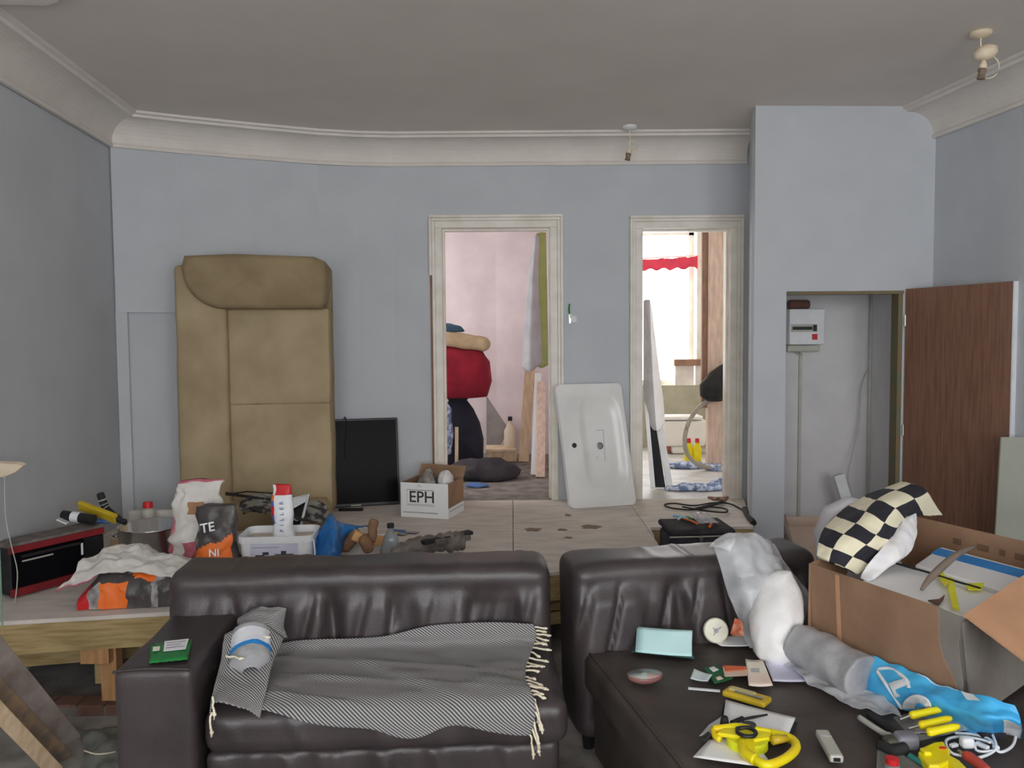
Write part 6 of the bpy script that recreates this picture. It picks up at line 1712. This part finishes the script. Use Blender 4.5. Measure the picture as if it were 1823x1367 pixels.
# frame: yoke around the winding
MB().tube(curve([rp(1322, 1322, .004), rp(1326, 1340), rp(1345, 1353)], 12), .016, 9).build('frame', YEL, tr, smooth=True)
MB().tube(curve([rp(1270, 1298, .006), rp(1292, 1296, .012), rp(1312, 1294, .016), rp(1336, 1298, .014), rp(1372, 1305, .004)], 24), .012, 9).build('frame', YEL, tr, smooth=True)
MB().tube(curve([rp(1270, 1298, .006), rp(1273, 1310), rp(1282, 1316)], 8), .009, 8).build('frame', YEL, tr, smooth=True)
q = [rp(1276, 1304, .014), rp(1318, 1310, .018), rp(1322, 1336, .006), rp(1345, 1350, .004), rp(1343, 1316, .016), rp(1374, 1313, .010), rp(1372, 1303, .014), rp(1320, 1292, .022), rp(1290, 1294, .018)]
MB().add(q + [p - V((0, 0, .012)) for p in q], [tuple(range(9)), tuple(range(9, 18))[::-1]] + [(i, (i + 1) % 9, 9 + (i + 1) % 9, 9 + i) for i in range(9)]).build('frame_plate', YEL, tr, bevel=.003)
wc = pz(1330, 1318, ZR - .004)
MB().lathe([(.02, -.016), (.058, -.016), (.058, .012), (.02, .012)], wc, 34).build('winding', YELG, tr, smooth=False)
MB().lathe([(0, -.018), (.021, -.018), (.021, .026), (0, .026)], pz(1333, 1304, ZR), 20).build('hub', BLACKP, tr)
MB().tube(curve([rp(1312, 1297, .028), rp(1330, 1295, .032), rp(1345, 1302, .030), rp(1342, 1310, .028), rp(1325, 1310, .028), rp(1313, 1304, .028)], 24), .006, 6, True).build('crank', BLACKP, tr, smooth=True)
MB().tube([rp(1290, 1290, .004), rp(1290, 1278, .012)], [.014, .011], 10).build('crank_knob', BLACKM, tr, smooth=True)
MB().tube(curve([rp(1262, 1304), rp(1254, 1310), rp(1248, 1314), rp(1256, 1316), rp(1264, 1308)], 14), .004, 6).build('tape_hook', BLACKM, tr)
MB().tube([rp(1375, 1318, .01), rp(1400, 1314, .008)], [.013, .011], 9).build('locking_tab', YELD, tr, smooth=True)
# remote control
rm = thing('grey_remote', tuple(pz(1477, 1330, SZ)), 'slim pale grey remote lying on the chaise near the front', 'remote')
a0, a1 = pz(1463, 1304, SZ + .014), pz(1490, 1352, SZ + .014)
MB().beam(a0, a1, .038, .022).build('body', GREYP, rm, bevel=.006)
MB().beam(a1, a1 + (a1 - a0).normalized() * .0025, .018, .010).build('infrared_window', BLACKP, rm)
MB().beam(a0.lerp(a1, .25) + V((0, 0, .0115)), a0.lerp(a1, .28) + V((0, 0, .0115)), .032, .001).build('seam', PRINTL, rm)
# packet of three screwdrivers
sd = thing('screwdriver_pack', tuple(pz(1650, 1290, SZ)), 'clear pack of three yellow handled screwdrivers by the blue bag', 'tool set')
for k, (h0, h1, s0) in enumerate((((1620, 1274), (1680, 1261), (1602, 1281)), ((1636, 1292), (1694, 1278), (1618, 1297)), ((1650, 1304), (1708, 1292), (1628, 1305)))):
    p0_, p1_, ps_ = pz(*h0, SZ + .06), pz(*h1, SZ + .075), pz(*s0, SZ + .05)
    o = MB().tube(curve([p0_, p0_.lerp(p1_, .5), p1_], 12), [.008, .012, .012, .0115, .011, .0108, .0108, .0108, .0105, .010, .008, .005], 10).build('handle', YEL, sd, smooth=True)
    MB().tube([ps_, p0_], .0035, 8).build('shank', STEEL, o)
MB().slab([pz(1590, 1276, SZ + .03), pz(1690, 1252, SZ + .055), pz(1722, 1298, SZ + .05), pz(1628, 1320, SZ + .014)], .0015).build('backing_film', CLEARER, sd)
# dark tool pouch with pliers
tp_ = thing('side_cutters', tuple(pz(1580, 1310, SZ)), 'black handled tool with a grey steel head on the chaise', 'tool')
MB().tube(curve([pz(1530, 1277, SZ + .012), pz(1558, 1296, SZ + .016), pz(1585, 1312, SZ + .02)], 12), [.009] * 10 + [.012, .013], 8).build('grip', GREYP, tp_, smooth=True)
MB().tube(curve([pz(1548, 1272, SZ + .012), pz(1580, 1294, SZ + .018), pz(1606, 1318, SZ + .022)], 12), [.013] * 12, 8).build('grip', BLACKM, tp_, smooth=True)
MB().tube(curve([pz(1566, 1326, SZ + .014), pz(1590, 1336, SZ + .018), pz(1612, 1330, SZ + .024)], 10), .016, 8).build('jaw', BLACKM, tp_, smooth=True)
MB().cushion(pz(1613, 1318, SZ + .03), (.062, .05, .045), .014, (4, 4, 4)).build('steel_head', mat('grey_tool_steel', (112, 112, 122), .4, (90, 90, 98), 10), tp_, smooth=True)
MB().cushion(pz(1588, 1322, SZ + .022), (.045, .045, .036), .012, (4, 4, 4)).build('dark_head', mat('dark_olive_plastic', (66, 66, 56), .5), tp_, smooth=True)
# yellow glue gun
gg = thing('glue_gun', tuple(pz(1690, 1345, SZ)), 'yellow plastic gun shaped tool at the bottom right', 'tool')
zg = SZ + .035
gp = [(1634, 1338), (1640, 1330), (1662, 1320), (1680, 1318), (1684, 1328), (1692, 1332), (1690, 1342), (1708, 1352), (1724, 1368), (1700, 1372), (1688, 1356), (1672, 1362), (1654, 1362), (1640, 1346)]
q = [pz(a, b, zg) for a, b in gp]
n_ = len(q)
MB().add(q + [p - V((0, 0, .03)) for p in q], [tuple(range(n_)), tuple(range(n_, 2 * n_))[::-1]] + [(i, (i + 1) % n_, n_ + (i + 1) % n_, n_ + i) for i in range(n_)]).build('shell', YEL, gg, bevel=.006)
MB().cushion(pz(1648, 1338, zg + .004), (.022, .03, .012), .006, (3, 3, 3)).build('raised_boss', YEL, gg, smooth=True)
MB().lathe([(0, 0), (.006, 0), (.006, .003), (0, .003)], pz(1678, 1332, zg), 10, sx=1.6).build('red_button', RED, gg)
# red handled tool, white cable and adapter
rh = thing('hand_tool', tuple(pz(1735, 1352, SZ)), 'red tool handle at the bottom right edge of the chaise', 'tool')
MB().tube(curve([pz(1716, 1342, SZ + .02), pz(1735, 1354, SZ + .02), pz(1760, 1374, SZ + .018)], 12), [.008, .012, .014, .015, .015, .014, .015, .015, .014, .014, .013, .012], 9).build('handle', mat('dull_red_grip', (168, 66, 56), .5), rh, smooth=True)
MB().tube([pz(1716, 1342, SZ + .02), pz(1706, 1336, SZ + .018)], .004, 6).build('shank', DULLSTEEL, rh)
wcb = thing('white_cable', tuple(pz(1755, 1320, SZ)), 'white coiled cable with plugs beside the blue bag', 'cable')
zc = SZ + .008
cp = [(1695, 1253, .075), (1722, 1258, .07), (1745, 1264, .065), (1768, 1270, .062), (1772, 1262, .06), (1790, 1261, .06)]
MB().tube(curve([pz(a, b, SZ + z) for a, b, z in cp], 30), .0042, 6).build('lead', WHITEP, wcb, smooth=True)
cp = [(1767, 1270, .06), (1762, 1285, .05), (1766, 1305, .03), (1773, 1325, .02), (1768, 1338, .01), (1740, 1349, .008), (1712, 1345, .008), (1694, 1340, .01), (1684, 1325, .012), (1688, 1315, .012), (1712, 1311, .014), (1745, 1316, .016), (1764, 1322, .018)]
MB().tube(curve([pz(a, b, SZ + z) for a, b, z in cp], 60), .0042, 6).build('lead', WHITEP, wcb, smooth=True)
cp = [(1700, 1305, .012), (1730, 1307, .012), (1762, 1316, .02), (1778, 1338, .01), (1800, 1330, .01), (1808, 1312, .015), (1806, 1292, .04)]
MB().tube(curve([pz(a, b, SZ + z) for a, b, z in cp], 50), .0042, 6).build('lead', WHITEP, wcb, smooth=True)
cp = [(1735, 1322, .016), (1738, 1335, .01), (1752, 1338, .01), (1768, 1336, .012)]
MB().tube(curve([pz(a, b, SZ + z) for a, b, z in cp], 16), .004, 6).build('lead', WHITEP, wcb, smooth=True)
MB().cushion(pz(1721, 1321, SZ + .022), (.036, .03, .032), .01, (4, 4, 4)).build('plug', WHITEP, wcb, smooth=True)
MB().beam(pz(1738, 1322, SZ + .014), pz(1760, 1332, SZ + .014), .014, .012).build('connector', WHITEP, wcb, bevel=.003)
MB().beam(pz(1692, 1328, SZ + .010), pz(1704, 1325, SZ + .010), .013, .010).build('connector', WHITEP, wcb, bevel=.003)
MB().cushion(pz(1773, 1331, SZ + .012), (.018, .016, .016), .006, (3, 3, 3)).build('cable_clip', WHITEP, wcb, smooth=True)
tag(MB().cushion(pz(1764, 1300, SZ + .03), (.075, .05, .045), .018, (4, 4, 4)).build('dark_adapter', NAVY, smooth=True), 'dark rounded adapter half under the blue bag edge', 'adapter')
# bits at the very bottom
t = thing('teal_tube', tuple(pz(1655, 1356, SZ)), 'slim teal and white tube at the bottom edge', 'tube')
a0, a1 = pz(1620, 1346, SZ + .012), pz(1662, 1372, SZ + .012)
MB().tube([a0, a1], .009, 8).build('teal_body', TEALP, t); MB().tube([a0.lerp(a1, .35) + V((.008, 0, .006)), a1 + V((.008, 0, .006))], .007, 8).build('white_label', WHITEP, t)
t = thing('red_capped_jar', tuple(pz(1588, 1364, SZ)), 'small red capped bottle at the bottom edge of the picture', 'bottle')
c_ = pz(1588, 1372, SZ)
MB().lathe([(0, 0), (.02, 0), (.02, .02), (0, .02)], c_, 14).build('bottle_body', BOTTLEG, t); MB().lathe([(0, .02), (.017, .02), (.017, .036), (0, .037)], c_, 14).build('cap', RED, t)
sheet('clear_packet', [(1562, 1336), (1600, 1342), (1650, 1372), (1560, 1374)], mat('dull_clear_packet', (96, 96, 92), .3), 'dull clear packet behind the red capped bottle', 'packet', z=SZ + .006, curl=.004)
